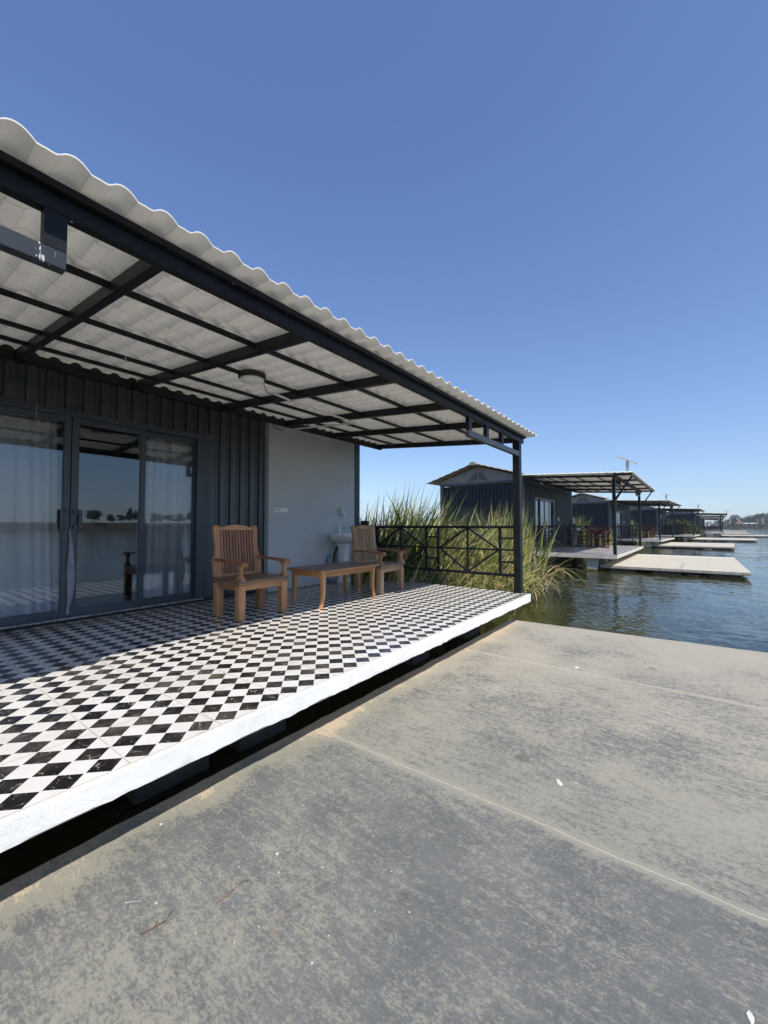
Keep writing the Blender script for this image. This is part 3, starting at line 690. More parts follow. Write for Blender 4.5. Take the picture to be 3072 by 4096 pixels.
# ---------------------------------------------------------------- deck slab on piers
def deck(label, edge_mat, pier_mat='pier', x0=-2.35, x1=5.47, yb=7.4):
    root = empty('deck', (0, 0, 0), label, 'deck'); rs_ = random.Random(4)
    s_ = MB(); n = 260; top = []; bot = []
    ring = [(x0, -.008)]+[(x0+(x1-x0)*i/n, -.008+.003*noise.noise(Vector((i*.13, 1, 0)))) for i in range(1, n)]+[(x1-.012, -.006), (x1, .012)]+[(x1+.045*i/20+.003*noise.noise(Vector((i*.5, 4, 0))), .012+(yb)*i/20) for i in range(1, 21)]+[(x0, yb)]
    m_ = len(ring); vs = [(x, y, -.004) for x, y in ring]
    vs += [(x, y+(-.004 if y < 0 else 0), -.018) for x, y in ring]
    vs += [(x, y+(-.003+.004*noise.noise(Vector((x*3, 0, 7))) if y < .02 else 0), -.104+.012*noise.noise(Vector((x*4, y*3, 3)))+.008*noise.noise(Vector((x*17, y*9, 3)))) for x, y in ring]
    vs += [(x, y+(.018 if y < .02 else 0), -.118+.005*noise.noise(Vector((x*5, y*3, 5)))) for x, y in ring]
    s_.add(vs, [(r*m_+i, (r+1)*m_+i, (r+1)*m_+(i+1) % m_, r*m_+(i+1) % m_) for r in range(3) for i in range(m_)])
    s_.add(vs[:m_], [tuple(range(m_))]); s_.add(vs[-m_:], [tuple(range(m_))[::-1]]); s_.build('slab', edge_mat, root)
    t = MB(); xs = [x0+.02+(x1-.03-x0-.02)*i/10 for i in range(11)]
    t.add([(x0+.01, -.001, 0), (x1-.012, -.001, 0), (x1+.035, yb-.1, 0), (x0+.01, yb-.1, 0)], [(0, 1, 2, 3)]); t.add([(x0+.01, -.001, -.0035), (x1-.012, -.001, -.0035), (x1-.012, -.001, 0), (x0+.01, -.001, 0)], [(0, 1, 2, 3)])
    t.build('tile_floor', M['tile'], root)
    for (a, b_) in ((-2.25, -1.95), (-.55, -.2), (.60, 1.03), (1.24, 1.63), (3.35, 3.70), (4.65, 5.13)):
        for (ya, yb_) in ((.60, .93), (2.76, 3.12), (5.6, 5.95)):
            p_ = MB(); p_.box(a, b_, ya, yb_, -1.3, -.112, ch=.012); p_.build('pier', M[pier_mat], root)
    return root

# ---------------------------------------------------------------- floating dock
def dock(label, x0, x1, y0, y1, z, mat, base, side=None):
    root = empty('floating_dock', base, label, 'dock'); s_ = MB(); ring = []
    def edge(ax, ay, bx, by, sd):
        L = sqrt((bx-ax)**2+(by-ay)**2); n = max(2, int(L/.05))
        for i in range(n):
            t = i/n; q = .010*noise.noise(Vector((i*.23, sd, 0)))+.006*noise.noise(Vector((i*.9, sd, 3)))
            nx, ny = (by-ay)/L, -(bx-ax)/L; ring.append((ax+(bx-ax)*t+nx*q, ay+(by-ay)*t+ny*q))
    edge(x0, y0, x1+.16*(1 if x1 > 5.3 and x1 < 5.6 else 0), y0, 1); edge(x1+.16*(1 if x1 > 5.3 and x1 < 5.6 else 0), y0, x1, y1, 2); edge(x1, y1, x0, y1, 9); edge(x0, y1, x0, y0, 4)
    m_ = len(ring); cx, cy = (x0+x1)/2, (y0+y1)/2
    ins = lambda x, y, k: (x+(k if x < cx else -k), y+(k if y < cy else -k))
    vs = [(*ins(x, y, .008), z) for x, y in ring]+[(*ins(x, y, .001), z-.008) for x, y in ring]+[(x, y, z-.08) for x, y in ring]+[(*ins(x, y, .012), z-.092) for x, y in ring]
    s_.add(vs[:m_], [tuple(range(m_))]); s_.build('top_slab', mat, root)
    e = MB(); e.add(vs, [(r*m_+i, (r+1)*m_+i, (r+1)*m_+(i+1) % m_, r*m_+(i+1) % m_) for r in range(3) for i in range(m_)]); e.add(vs[-m_:], [tuple(range(m_))[::-1]]); e.build('slab_edge', side or mat, root)
    for i, xx in enumerate((x0+.12, cx-.3, x1-.9)):
        for yy_ in (y1-1.0, cy-.3, y0+.2):
            f = MB(); f.box(xx, xx+.75, yy_, yy_+.72, z-.60, z-.088, ch=.02); f.build('float_block', M['under'], root)
    return root

# ---------------------------------------------------------------- railing of diamonds and ladders, in a plane x = const
def railing(label, X, y0=.206, y1=2.94, endpost=True):
    root = empty('railing', (X, y0, 0), label, 'railing'); w_ = .035
    b = MB(); b.box(X-.022, X+.022, y0, y1, .918, .958); b.build('top_rail', M['steel'], root, .003)
    b = MB(); b.box(X-.020, X+.020, y0, y1, .222, .262); b.build('bottom_rail', M['steel'], root, .003)
    up = [.414, 1.446, 1.667, 2.70]
    for y in up:
        b = MB(); b.box(X-.017, X+.017, y-.019, y+.019, .2622, .9178); b.build('upright', M['steel'], root)
    for (a, c) in ((.414, 1.446), (1.667, 2.70)):
        m_ = (a+c)/2; zm = .605
        b = MB(); b.box(X-.0125, X+.0125, m_-.014, m_+.014, .2622, .9178); b.build('upright', M['steel'], root)
        for (pa, za, pb, zb_) in ((a+.019, zm, m_-.014, .917), (m_+.014, .917, c-.019, zm), (c-.019, zm, m_+.014, .263), (m_-.014, .263, a+.019, zm)):
            b = MB(); b.bar((X, pa, za), (X, pb, zb_), .024, .028, upv=(1, 0, 0)); b.build('brace', M['steel'], root)
        for (q0, q1) in ((a+.019, m_-.014), (m_+.014, c-.019)):
            b = MB(); b.box(X-.011, X+.011, q0, q1, zm-.013, zm+.013); b.build('mid_bar', M['steel'], root)
    for (a, c) in ((y0, .395), (1.465, 1.648), (2.719, y1)):
        for z_ in (.43, .605, .775):
            b = MB(); b.box(X-.011, X+.011, a, c, z_-.013, z_+.013); b.build('rung', M['steel'], root)
    if endpost:
        b = MB(); b.box(X-.05, X+.05, y1, y1+.12, 0, 1.05, ch=.004); b.build('end_post', M['steel'], root)
    return root

# ---------------------------------------------------------------- cabin
def cabin(label, fy, door, wall_end, ztop, grey=None, x0=-2.1, x1=5.36, yb=6.65, detail=True):
    root = empty('lakeside_cabin', (x0, fy, 0), label, 'cabin')
    dx0, dx1 = door; ztd = 2.114
    b = MB(); rl = fy+.0
    corr(b, dx1+.10, wall_end, .03, ztop-.02, rl); corr(b, dx0-.05, dx1+.10, ztd+.012, ztop-.02, rl); corr(b, x0+.12, dx0-.05, .03, ztop-.02, rl)
    b.build('front_wall', M['corr'] if grey else M['corr_far'], root)
    b = MB(); corr(b, fy+.12, yb-.10, .03, ztop-.02, x0+.05, axis='y'); b.build('side_wall', M['corr'] if grey else M['corr_far'], root)
    b = MB(); corr(b, fy+.12, yb-.10, .03, ztop-.02, x1-.05, axis='y', sign=-1); b.build('side_wall', M['corr'] if grey else M['corr_far'], root)
    b = MB(); corr(b, x0+.1, x1-.1, .03, ztop-.02, yb-.03, sign=-1); b.build('back_wall', M['corr'], root)
    # inner lining so that the room reads as a room through the glass
    b = MB(); b.box(x0+.14, x1-.14, yb-.13, yb-.11, .05, 2.5); b.box(x0+.12, x0+.14, fy+.16, yb-.13, .05, 2.5); b.box(x1-.14, x1-.12, fy+.16, yb-.13, .05, 2.5); b.box(x0+.14, x1-.14, fy+.16, yb-.13, 2.46, 2.5)
    b.box(dx1+.02, x1-.14, fy+.10, fy+.12, .05, 2.46); b.box(x0+.14, dx0-.02, fy+.10, fy+.12, .05, 2.46); b.box(dx0-.02, dx1+.02, fy+.10, fy+.12, 2.09, 2.46)
    b.build('inner_lining', M['interior'], root)
    b = MB(); b.box(x0+.12, x1-.12, fy+.10, yb-.12, .01, .05); b.build('room_floor', M['floorin'], root)
    for (cx, cy) in ((x0, fy), (x0, yb-.14), (x1-.14, fy+.001), (x1-.14, yb-.14)):
        c = MB(); c.box(cx, cx+.14, cy, cy+.14, -.02, ztop+.11); f = c.build('corner_post', M['frame'] if detail else M['greytrim'], root, .006)
        for (u, z_) in ((.04, ztop+.075), (.10, ztop+.075), (.04, ztop-.03), (.10, ztop-.03)):
            k = MB(); k.lathe((cx-.001, cy+u, z_), [(0, 0), (.010, 0), (.010, .004), (0, .004)], 8); k.v = [(cx-.001-(p[2]-z_), p[1], z_+(p[0]-cx+.001)) for p in k.v]; k.build('bolt', M['plasticgrey'], f)
    b = MB(); b.box(x0+.004, x0+.12, fy+.14, yb-.14, ztop, ztop+.10); b.build('top_frame', M['frame'], root, .004)
    b = MB(); b.box(x1-.12, x1-.004, fy+.14, yb-.14, ztop, ztop+.10); b.build('top_frame', M['frame'], root, .004)
    b = MB(); b.box(x0+.14, x1-.14, fy-.002, fy+.10, ztop, ztop+.10); b.build('top_frame', M['frame'], root, .004)
    if grey:      # smooth rendered wall with a slim column at its far end
        gx0, gx1, gy = grey
        b = MB(); b.box(gx0, gx1, gy, fy+.10, .0, ztop-.02); b.build('rendered_wall', M['grey'], root, .004)
        b = MB(); b.box(gx1+.002, gx1+.135, gy-.012, gy+.12, 0, ztop+.02); b.build('column', M['greytrim'], root, .004)
    # gable roof
    yr, zr, ze = (fy-.15+yb+.15)/2+.05, ztop+.80, ztop+.17; za = ztop+.10
    for gx in (x0+.03, x1-.09):
        g_ = MB(); g_.prism([(fy+.02, za), (yb-.02, za), (yb-.02, za+.10), (yr, zr-.05), (fy+.02, za+.12)], gx, gx+.05, 'x'); gb = g_.build('gable', M['gable'], root)
        if gx < 0:
            for sgn in (-1, 1):
                for k in range(6):
                    zz = za+.13+.052*k; L = .46-.065*k; v = MB()
                    v.bar((gx-.002, yr+sgn*.03, zz+.0), (gx-.002, yr+sgn*(.03+L), zz-.075*L/.4), .010, .022, upv=(0, 0, 1)); v.build('vent_slot', M['slit'], gb)
    for (ya, zA, yb_, zB) in ((fy-.42, ze-.02, yr, zr), (yb+.45, ze-.05, yr, zr)):
        s_ = MB(); sheet(s_, x0-.42, x1+.42, ya, zA, yb_, zB, per=.19, amp=.03, course=.30, step=.020, th=.010, nper=8)
        o = s_.build('roof_slope', M['roof_old'], root); smooth_grid(o)
    r = MB(); R = []
    for i in range(30):
        x = x0-.47+(x1-x0+.94)*i/29; k = .012*(i % 2)
        R.append([(x, yr+.17*cos(a)*1.0, zr-.055+(.125+k)*sin(a)) for a in [pi*j/8 for j in range(9)]]+[(x, yr-.12, zr-.05), (x, yr+.12, zr-.05)])
    r.loft(R, sm=False); r.build('ridge_cap', M['roof_old'], root)
    # sliding door: four leaves in an outer frame
    d = MB(); jw = .115
    d.box(dx0, dx0+jw-.02, fy-.022, fy+.10, .045, ztd); d.box(dx1-jw+.02, dx1, fy-.022, fy+.10, .045, ztd); d.box(dx0, dx1, fy-.0225, fy+.10, 2.055, ztd+.001)
    d.box(dx0-.045, dx0, fy-.012, fy+.05, .03, ztd+.03); d.box(dx1, dx1+.095, fy-.012, fy+.05, .03, ztd+.03); d.box(dx0, dx1, fy-.030, fy-.022, ztd-.012, ztd+.004)
    d.box(dx1+.035, dx1+.041, fy-.016, fy-.012, .03, ztd+.03); d.box(dx0, dx1, fy-.026, fy-.0225, 2.083, 2.088)
    dr = d.build('sliding_door', M['frame'], root, .003)
    s_ = MB(); s_.box(dx0, dx1, fy-.036, fy+.09, .028, .044); s_.build('sill', M['sill'], dr, .003)
    s_ = MB(); s_.box(x0+.14, wall_end, fy-.02, fy+.085, -.002, .0275); s_.build('recess_shade_strip', M['blackgap'], root)  # added black strip painting the shade in the recess below the sill
    mid = (dx0+dx1)/2
    leaves = [(mid-.004-.648, mid-.004, -.004, .056, .056), (mid+.004, mid+.004+.698, -.004, .058, .055), (mid+.702-.002, dx1-.093, .032, .001, .03), (dx0+.093, mid-.652+.002, .032, .03, .001)]
    for (a, c, yo, sl_, sr) in leaves:
        y_ = fy+yo; l_ = MB(); lo, hi = .048, 2.054; sr = max(sr, .012); sl_ = max(sl_, .012)
        l_.box(a, a+sl_, y_, y_+.03, lo, hi); l_.box(c-sr, c, y_, y_+.03, lo, hi); l_.box(a+sl_, c-sr, y_+.001, y_+.029, hi-.062, hi); l_.box(a+sl_, c-sr, y_+.001, y_+.029, lo, lo+.078)
        l_.box(a+sl_, a+sl_+.006, y_+.004, y_+.012, lo+.078, hi-.062); l_.box(c-sr-.006, c-sr, y_+.004, y_+.012, lo+.078, hi-.062)
        l_.build('door_leaf', M['frame'], dr, .002)
        g_ = MB(); g_.box(a+sl_-.002, c-sr+.002, y_+.013, y_+.018, lo+.076, hi-.060); g_.build('glass_pane', M['glass'], dr)
    for sg, hx in ((-1, mid-.032), (1, mid+.038)):
        h = MB(); hz0, hz1 = .935, 1.105; yy = fy-.006
        ax = hx+sg*.042
        R = [[(ax+.017*cos(a), yy-.030+.011*sin(a), z_) for a in [2*pi*k/14 for k in range(14)]] for z_ in (hz0-.012, hz0-.008, hz1+.008, hz1+.012)]
        h.loft(R); h.box(min(hx, ax), max(hx, ax), yy-.034, yy-.026, hz1-.030, hz1-.006); h.box(min(hx, ax), max(hx, ax), yy-.034, yy-.026, hz0+.004, hz0+.028)
        for z_ in (hz0+.006, hz1-.008):
            R = [[(hx+.015*cos(a), y__, z_+.017*sin(a)) for a in [2*pi*k/12 for k in range(12)]] for y__ in (yy+.003, yy-.036)]
            h.loft(R)
        ho = h.build('handle', M['frame'], dr, .002)
    return root

def curtain(label, x0, x1, y, z0, z1, folds, amp, seed, shear=None, gath=0):
    rr = random.Random(seed); nx = int((x1-x0)*90); nz = 40; c = MB(); vs = []
    ph = [rr.uniform(0, 6) for _ in range(4)]
    for j in range(nz+1):
        v = j/nz; z = z0+(z1-z0)*v
        for i in range(nx+1):
            u = i/nx; x = x0+(x1-x0)*u
            if shear: x = x+shear(u, v)
            f = sin(2*pi*folds*u+ph[0]+1.1*sin(2*pi*u*1.3+ph[1])+.25*sin(v*4+ph[2])); f = (abs(f)**.7)*(1 if f > 0 else -1)
            vs.append((x, y+amp*f*(.65+.35*(1-v))+amp*.5*sin(2*pi*folds*.37*u+ph[3]+v), z+(.012*sin(u*30) if j == 0 else 0)))
    m_ = nx+1; c.add(vs, [(j*m_+i, j*m_+i+1, (j+1)*m_+i+1, (j+1)*m_+i) for j in range(nz) for i in range(nx)], 0, True)
    o = c.build('curtain', M['curtain'], base=((x0+x1)/2, y, z0)); return tag(o, label, 'curtain')

# ================================================================= unit 1 (the one beside the camera)
U1 = Unit(0, 0, 0)
deck1 = deck('nearest tiled deck with white painted edge and black and white diamond floor', M['whitewash'], 'pier_shaded')
cab1 = cabin('nearest dark corrugated cabin with sliding glass door and smooth grey end wall', 3.15, (-.42, 2.375), 3.335, 2.50, grey=(3.33, 5.232, 3.08), x1=5.40)
can1 = canopy('nearest porch canopy of black steel with pale tile sheet roof over the checkered deck', -3.2, 5.75, -.045, .0735, 2.268, [-1.60, 5.385], [-1.43, -.46, .507, 1.446, 2.438, 3.43, 4.40, 5.588], 2.77, .106, [(.11, -1.5, -1), (3.742, 5.384, 1)])
rail1 = railing('nearest black railing of diamonds and ladders in front of the tall reeds', 5.42)
dock1 = dock('large worn grey concrete dock in the foreground', -2.2, 5.515, -3.35, .305, -.41, M['dock'], (0, 0, -.41))

# ceiling lamp, conduit and wire under the canopy
rz = lambda y: 2.268+.0735*(y+.045)
lamp = empty('ceiling_lamp', (1.83, 1.36, rz(1.36)-.035), 'round flush lamp with opal cover fixed under the nearest canopy roof', 'lamp')
b = MB(); b.lathe((1.83, 1.36, rz(1.36)-.075), [(0, .05), (.118, .05), (.122, .045), (.122, .012), (.116, .004), (0, .004)], 40); b.build('housing', M['rubber'], lamp)
b = MB(); b.lathe((1.83, 1.36, rz(1.36)-.094), [(0, .024), (.104, .024), (.107, .018), (.104, .006), (.098, .002), (.094, .002)], 40); b.build('ring', M['lampring'], lamp)
b = MB(); b.lathe((1.83, 1.36, rz(1.36)-.102), [(0, .0), (.06, .002), (.085, .006), (.096, .012), (.096, .02), (0, .02)], 40); b.build('cover', M['lampglass'], lamp)
zc = lambda y: 2.18+.0785*(y-.156)-.012
cdt = empty('cable_conduit', (2.2, 1.52, zc(1.52)), 'white plastic cable conduit with an elbow clipped under the nearest canopy rafters', 'conduit')
b = MB(); b.tube([(2.19, 1.52, zc(1.52)+.02), (2.6, 1.545, zc(1.55)), (3.50, 1.585, zc(1.60)-.004), (3.535, 1.60, zc(1.6)-.004)], .0115, 10); b.build('pipe', M['plastic'], cdt)
b = MB(); b.tube([(3.53, 1.585, zc(1.6)-.004), (3.545, 1.63, zc(1.63)-.004), (3.545, 2.2, zc(2.2)-.002), (3.54, 2.74, zc(2.74)-.004), (3.52, 2.98, zc(2.9)-.006)], .0105, 10); b.build('pipe', M['plastic'], cdt)
for (x, y) in ((2.425, 1.535), (3.40, 1.582)):
    b = MB(); b.box(x-.012, x+.012, y-.02, y+.02, zc(y)-.015, zc(y)+.012); b.build('clip', M['plastic'], cdt)
for y in (1.8, 2.02, 2.24, 2.46, 2.68):
    b = MB(); b.box(3.528, 3.562, y-.010, y+.010, zc(y)-.015, zc(y)+.010); b.build('clip', M['plastic'], cdt)
wr = []
for i in range(60):
    t = i/59; p = Vector((1.945, 1.37, rz(1.37)-.05)).lerp(Vector((2.19, 1.52, zc(1.52)+.015)), t); p.z -= .05*sin(pi*t)
    wr.append((p.x+.006*cos(i*1.1), p.y+.006*sin(i*1.1), p.z+.004*cos(i*1.1)))
b = MB(); b.tube(wr, .0035, 5); tag(b.build('lamp_wire', M['pinkwire'], base=wr[0]), 'twisted pinkish wire running from the round lamp to the conduit', 'wire')
b = MB(); b.tube([(3.52, 2.98, zc(2.9)-.006), (3.46, 3.03, zc(2.9)-.002), (3.40, 3.055, zc(2.9)+.03), (3.38, 3.07, zc(2.9)+.07)], .006, 6); tag(b.build('wall_cable', M['rubber'], base=(3.46, 3.03, 2.38)), 'short dark cable bending from the conduit end up the grey wall', 'cable')

# socket plate and soap dispenser on the grey wall
GY = 3.08
so_ = empty('wall_socket', (3.55, GY, 1.19), 'wide white wall plate with two switches and two power sockets on the grey wall', 'socket plate')
b = MB(); b.box(3.43, 3.672, GY-.010, GY, 1.158, 1.223); b.build('plate', M['plastic'], so_, .003)
for x in (3.457, 3.508):
    b = MB(); b.box(x, x+.028, GY-.014, GY-.0102, 1.172, 1.208); b.build('switch', M['plasticgrey'], so_, .002)
for x in (3.592, 3.634):
    for (u, v) in ((-.006, .008), (-.006, -.008), (.008, 0)):
        b = MB(); b.box(x+u-.003, x+u+.003, GY-.0108, GY-.0101, 1.190+v-.003, 1.190+v+.003); b.build('socket_hole', M['socket'], so_)
sd = empty('soap_dispenser', (4.86, GY, 1.21), 'frosted clear soap dispenser mounted on the grey wall above the washbasin', 'soap dispenser')
b = MB(); b.box(4.793, 4.925, GY-.012, GY, 1.141, 1.279); b.build('back_plate', M['plasticgrey'], sd, .004)
b = MB(); R = []
for z_, k in ((1.15, .8), (1.16, 1), (1.268, 1), (1.276, .85)): R.append([(4.860+.058*k*c_, GY-.0122-(.045*k if s_ else 0), z_) for c_, s_ in ((-1, 0), (-.9, 1), (.9, 1), (1, 0))])
b.loft(R, sm=False); b.build('tank', M['clearplastic'], sd, .006)
b = MB(); b.box(4.866, 4.916, GY-.070, GY-.058, 1.148, 1.182); b.build('push_button', M['plastic'], sd, .004)
b = MB(); b.box(4.808, 4.850, GY-.0612, GY-.0574, 1.165, 1.262); b.build('level_window', M['plasticgrey'], sd, .002)

# pedestal washbasin
def basin(cx, wy, label, full=True):
    root = empty('washbasin', (cx, wy-.2, 0), label, 'washbasin')
    def rr(hx, y0, y1, z, n=32, p=3.2):
        cy, hy = (y0+y1)/2, (y1-y0)/2; out = []
        for k in range(n):
            a = 2*pi*k/n; c_, s_ = cos(a), sin(a); out.append((cx+hx*abs(c_)**(2/p)*(1 if c_ > 0 else -1), cy+hy*abs(s_)**(2/p)*(1 if s_ > 0 else -1), z))
        return out
    b = MB(); b.loft([rr(.085, wy-.28, wy-.01, .655), rr(.13, wy-.33, wy-.004, .665), rr(.19, wy-.38, wy-.003, .685), rr(.246, wy-.425, wy-.002, .72), rr(.280, wy-.445, wy-.002, .785), rr(.283, wy-.448, wy-.002, .815), rr(.277, wy-.443, wy-.004, .826),
        rr(.235, wy-.40, wy-.14, .824), rr(.22, wy-.39, wy-.15, .80), rr(.17, wy-.35, wy-.19, .74), rr(.05, wy-.29, wy-.25, .725)]); b.build('bowl', M['ceramic'], root)
    b = MB(); b.loft([rr(.115, wy-.30, wy-.06, .001, 24, 2.6), rr(.112, wy-.30, wy-.06, .03, 24, 2.6), rr(.085, wy-.27, wy-.07, .10, 24, 2.6), rr(.078, wy-.262, wy-.07, .35, 24, 2.6), rr(.088, wy-.27, wy-.06, .55, 24, 2.6), rr(.112, wy-.30, wy-.05, .66, 24, 2.6)]); b.build('pedestal', M['ceramic'], root)
    f = MB(); f.tube([(cx, wy-.085, .823), (cx, wy-.085, .93)], .015, 12); f.tube([(cx, wy-.085, .912), (cx+.01, wy-.20, .918), (cx+.01, wy-.215, .905)], [.010, .010, .010], 10); fo = f.build('tap', M['chrome'], root)
    f = MB(); f.tube([(cx, wy-.085, .93), (cx, wy-.085, .962)], .0165, 12); f.box(cx-.010, cx+.010, wy-.165, wy-.08, .958, .966); f.build('lever', M['chrome'], fo)
    return root
bas1 = basin(4.765, GY, 'white pedestal washbasin with chrome tap against the grey wall behind the far chair')
p_ = empty('water_pipe', (4.50, 3.0, 0), 'bright blue plastic water pipe beside the washbasin pedestal', 'pipe')
b = MB(); b.tube([(4.62, GY-.03, .035), (4.53, GY-.04, .035), (4.505, GY-.045, .06), (4.50, GY-.045, .42), (4.51, GY-.045, .445), (4.545, GY-.045, .455)], .014, 10); b.build('tube', M['bluepipe'], p_)
b = MB(); b.tube([(4.50, GY-.045, .31), (4.50, GY-.045, .40)], .021, 10); b.build('valve', M['bluepipe'], p_, 0)
b = MB(); b.tube([(4.60, GY-.05, .43), (4.575, GY-.07, .50), (4.60, GY-.09, .58), (4.66, GY-.10, .64)], .010, 8); tag(b.build('braided_hose', M['plasticgrey'], base=(4.6, GY-.05, .43)), 'grey braided hose curling from the blue pipe up to the washbasin', 'hose')
b = MB(); b.tube([(4.655, GY-.03, .22), (4.64, GY-.06, .32), (4.63, GY-.07, .45), (4.67, GY-.10, .58), (4.70, GY-.12, .65)], .016, 8); tag(b.build('drain_hose', M['rubber'], base=(4.65, GY-.03, .22)), 'black corrugated drain hose behind the washbasin pedestal', 'hose')

# curtains and flap at the sliding door
FY = 3.15
curtain('sheer lilac grey curtain with loose slanting folds behind the left door leaf', .20, .955, FY+.135, .07, 2.05, 3.3, .050, 2, shear=lambda u, v: .20*(1-v)*(1-u)*.6-.06*v*u*u)
curtain('gathered grey curtain with many narrow pleats behind the right door leaf', 1.66, 2.30, FY+.14, .06, 2.06, 7, .046, 5)
b = MB(); vs = []; n = 40
for j in range(n+1):
    v = j/n; z = .075+v*.875; wd = (.062*sin(pi*min(1, max(0, (v-.05)/.95)))**.8*(1-.35*v)+.014*(1-v)+.002); bulge = .045*sin(pi*v)+.012
    if v < .1: wd = .030-.10*v
    xc = .978+.004*sin(v*9)-.006*(1-v)
    for i in range(7):
        u = i/6; vs.append((xc-.010+wd*u, FY-.006-bulge*sin(pi*(.15+.85*u)*.8)*(.5+.5*cos(v*7+u*3)*.35+.15)-.004, z))
b.add(vs, [(j*7+i, j*7+i+1, (j+1)*7+i+1, (j+1)*7+i) for j in range(n) for i in range(6)], 0, True)
tag(b.build('curtain_flap', M['flap'], base=(.98, FY-.01, .075)), 'strip of lilac curtain blown out through the gap between the door leaves', 'curtain')
b = MB(); pts = [(.685+.003*sin(i*.9), FY-.045-.004*cos(i), 2.125-.014*i) for i in range(12)]+[(.690, FY-.05, 1.95), (.705, FY-.052, 1.93), (.722, FY-.05, 1.925), (.735, FY-.05, 1.915)]
b.tube(pts, .0022, 5); tag(b.build('string', M['string'], base=pts[0]), 'frayed pale string hanging from the door head', 'string')

# ---------------------------------------------------------------- armchairs
def chair(base, rot, woods, label):
    fr, sl_, lg, st = woods
    root = empty('armchair', base, label, 'armchair', 'slatted teak armchairs on the nearest deck')
    W, D_ = .612, .475; F = lambda v: Vector(base)+Vector((v.x, v.y, v.z))
    def bd(m, name, mat, bev=.003, parent=None, lean=False):
        if lean: m.tx(lambda p: Vector((p.x, p.y+(p.z-.40)*.12, p.z)))
        m.tx(F); return m.build(name, mat, parent or root, bev)
    for (x, y) in ((0, 0), (W-.078, 0), (0, D_-.078), (W-.078, D_-.078)):
        m = MB(); m.box(x, x+.078, y, y+.078, 0, .350, ch=.004); bd(m, 'leg', lg, 0)
    for (a, b_, c, d_, mt) in ((.078, W-.078, .010, .034, 'x'), (.078, W-.078, D_-.034, D_-.01, 'x'), (.010, .034, .078, D_-.078, 'y'), (W-.034, W-.010, .078, D_-.078, 'y')):
        m = MB(); m.box(a, b_, c, d_, .297, .349); bd(m, 'apron', fr[mt])
    m = MB(); m.box(.008, W-.008, .006, D_-.004, .3505, .3755); bd(m, 'seat_trim', fr['x'], .004)
    m = MB(); m.box(-.012, W+.012, -.016, D_+.004, .376, .402); bd(m, 'seat', st, .004)
    cx = W/2
    R_ = [(.235, .404), (.300, .404), (.302, .59), (.298, .612), (.284, .622), (.272, .66), (.268, .74), (.274, .84), (.283, .92), (.280, .945), (.262, .957), (.235, .958), (.222, .962), (.214, .953), (.206, .946)]
    t_ = [(.206, .905), (.206, .404)]
    by0, by1 = .462, .497
    for sg in (1, -1):
        poly = [(cx+sg*x, z) for x, z in ([(.222, .404)]+R_[1:]+[(.206, .905)])]; poly = [(cx+sg*.206, .404)]+poly[1:]
        m = MB(); m.prism(poly, by0, by1, 'y'); bd(m, 'back_stile', fr['z'], .003, lean=True)
    top = [(-.2055, .905)]+[(-.2055, .946), (-.188, .938), (-.172, .940), (-.14, .950), (-.09, .960), (-.04, .966), (0, .968), (.04, .966), (.09, .960), (.14, .950), (.172, .940), (.188, .938), (.2055, .946)]+[(.2055, .905)]
    m = MB(); m.prism([(cx+x, z) for x, z in top], by0+.001, by1-.001, 'y'); bd(m, 'top_rail', fr['x'], .003, lean=True)
    m = MB(); m.box(cx-.2055, cx+.2055, by0+.001, by1-.001, .404, .432); bd(m, 'bottom_rail', fr['x'], .002, lean=True)
    rq = random.Random(int(base[0]*100))
    for k in range(11):
        xk = cx-.2055+.0085+k*.0365; m = MB(); m.box(xk+.0015, xk+.0260, by0+.009, by1-.010, .4325, .9045); bd(m, 'slat', sl_, .002, lean=True)
    for sg, ax in ((-1, .035), (1, W-.035)):
        n = 14; poly = []
        zs = [.403+(.556-.403)*i/n for i in range(n+1)]
        def hw(t): return .050-.031*sin(pi*min(1, max(0, (t-.06)/.94)))**.75 if t > .06 else .050
        pr_ = [hw(i/n) for i in range(n+1)]
        m = MB(); m.loft([[(ax-p*.62, .028-p, z), (ax+p*.62, .028-p, z), (ax+p*.62, .028+p, z), (ax-p*.62, .028+p, z)] for p, z in zip(pr_, zs)], sm=False); bd(m, 'arm_support', fr['z'], .002)
        m = MB(); R = []
        path = [(-.052, .553, .012), (-.055, .566, .024), (-.048, .582, .032), (-.02, .588, .033), (.1, .592, .030), (.25, .598, .028), (.482, .606, .026)]
        low = [.545, .540, .541, .557, .563, .571, .582]
        for (y, zt, hw_), zl in zip(path, low): R.append([(ax-hw_, y, zl), (ax+hw_, y, zl), (ax+hw_, y, zt), (ax-hw_, y, zt)])
        m.loft(R, sm=False); bd(m, 'armrest', fr['y'] if True else None, .005)
    root.rotation_euler = (0, 0, rot); return root
honey = {a: M['honey_'+a] for a in 'xyz'}; worn = {a: M['worn_'+a] for a in 'xyz'}
dk = {'x': M['honey_x'], 'y': M['brown_y'], 'z': M['honey_z']}
chair((2.0, 1.78, 0), 0, (dk, M['brown_z'], M['honey_z'], M['seatwood']), 'near teak armchair with reddish back slats beside the sliding door')
chair((4.115, 1.62, 0), radians(2.5), ({'x': M['worn_x'], 'y': M['brown_y'], 'z': M['worn_z']}, M['worn_z'], M['worn_z'], M['seatwood']), 'far faded teak armchair in front of the washbasin and railing')

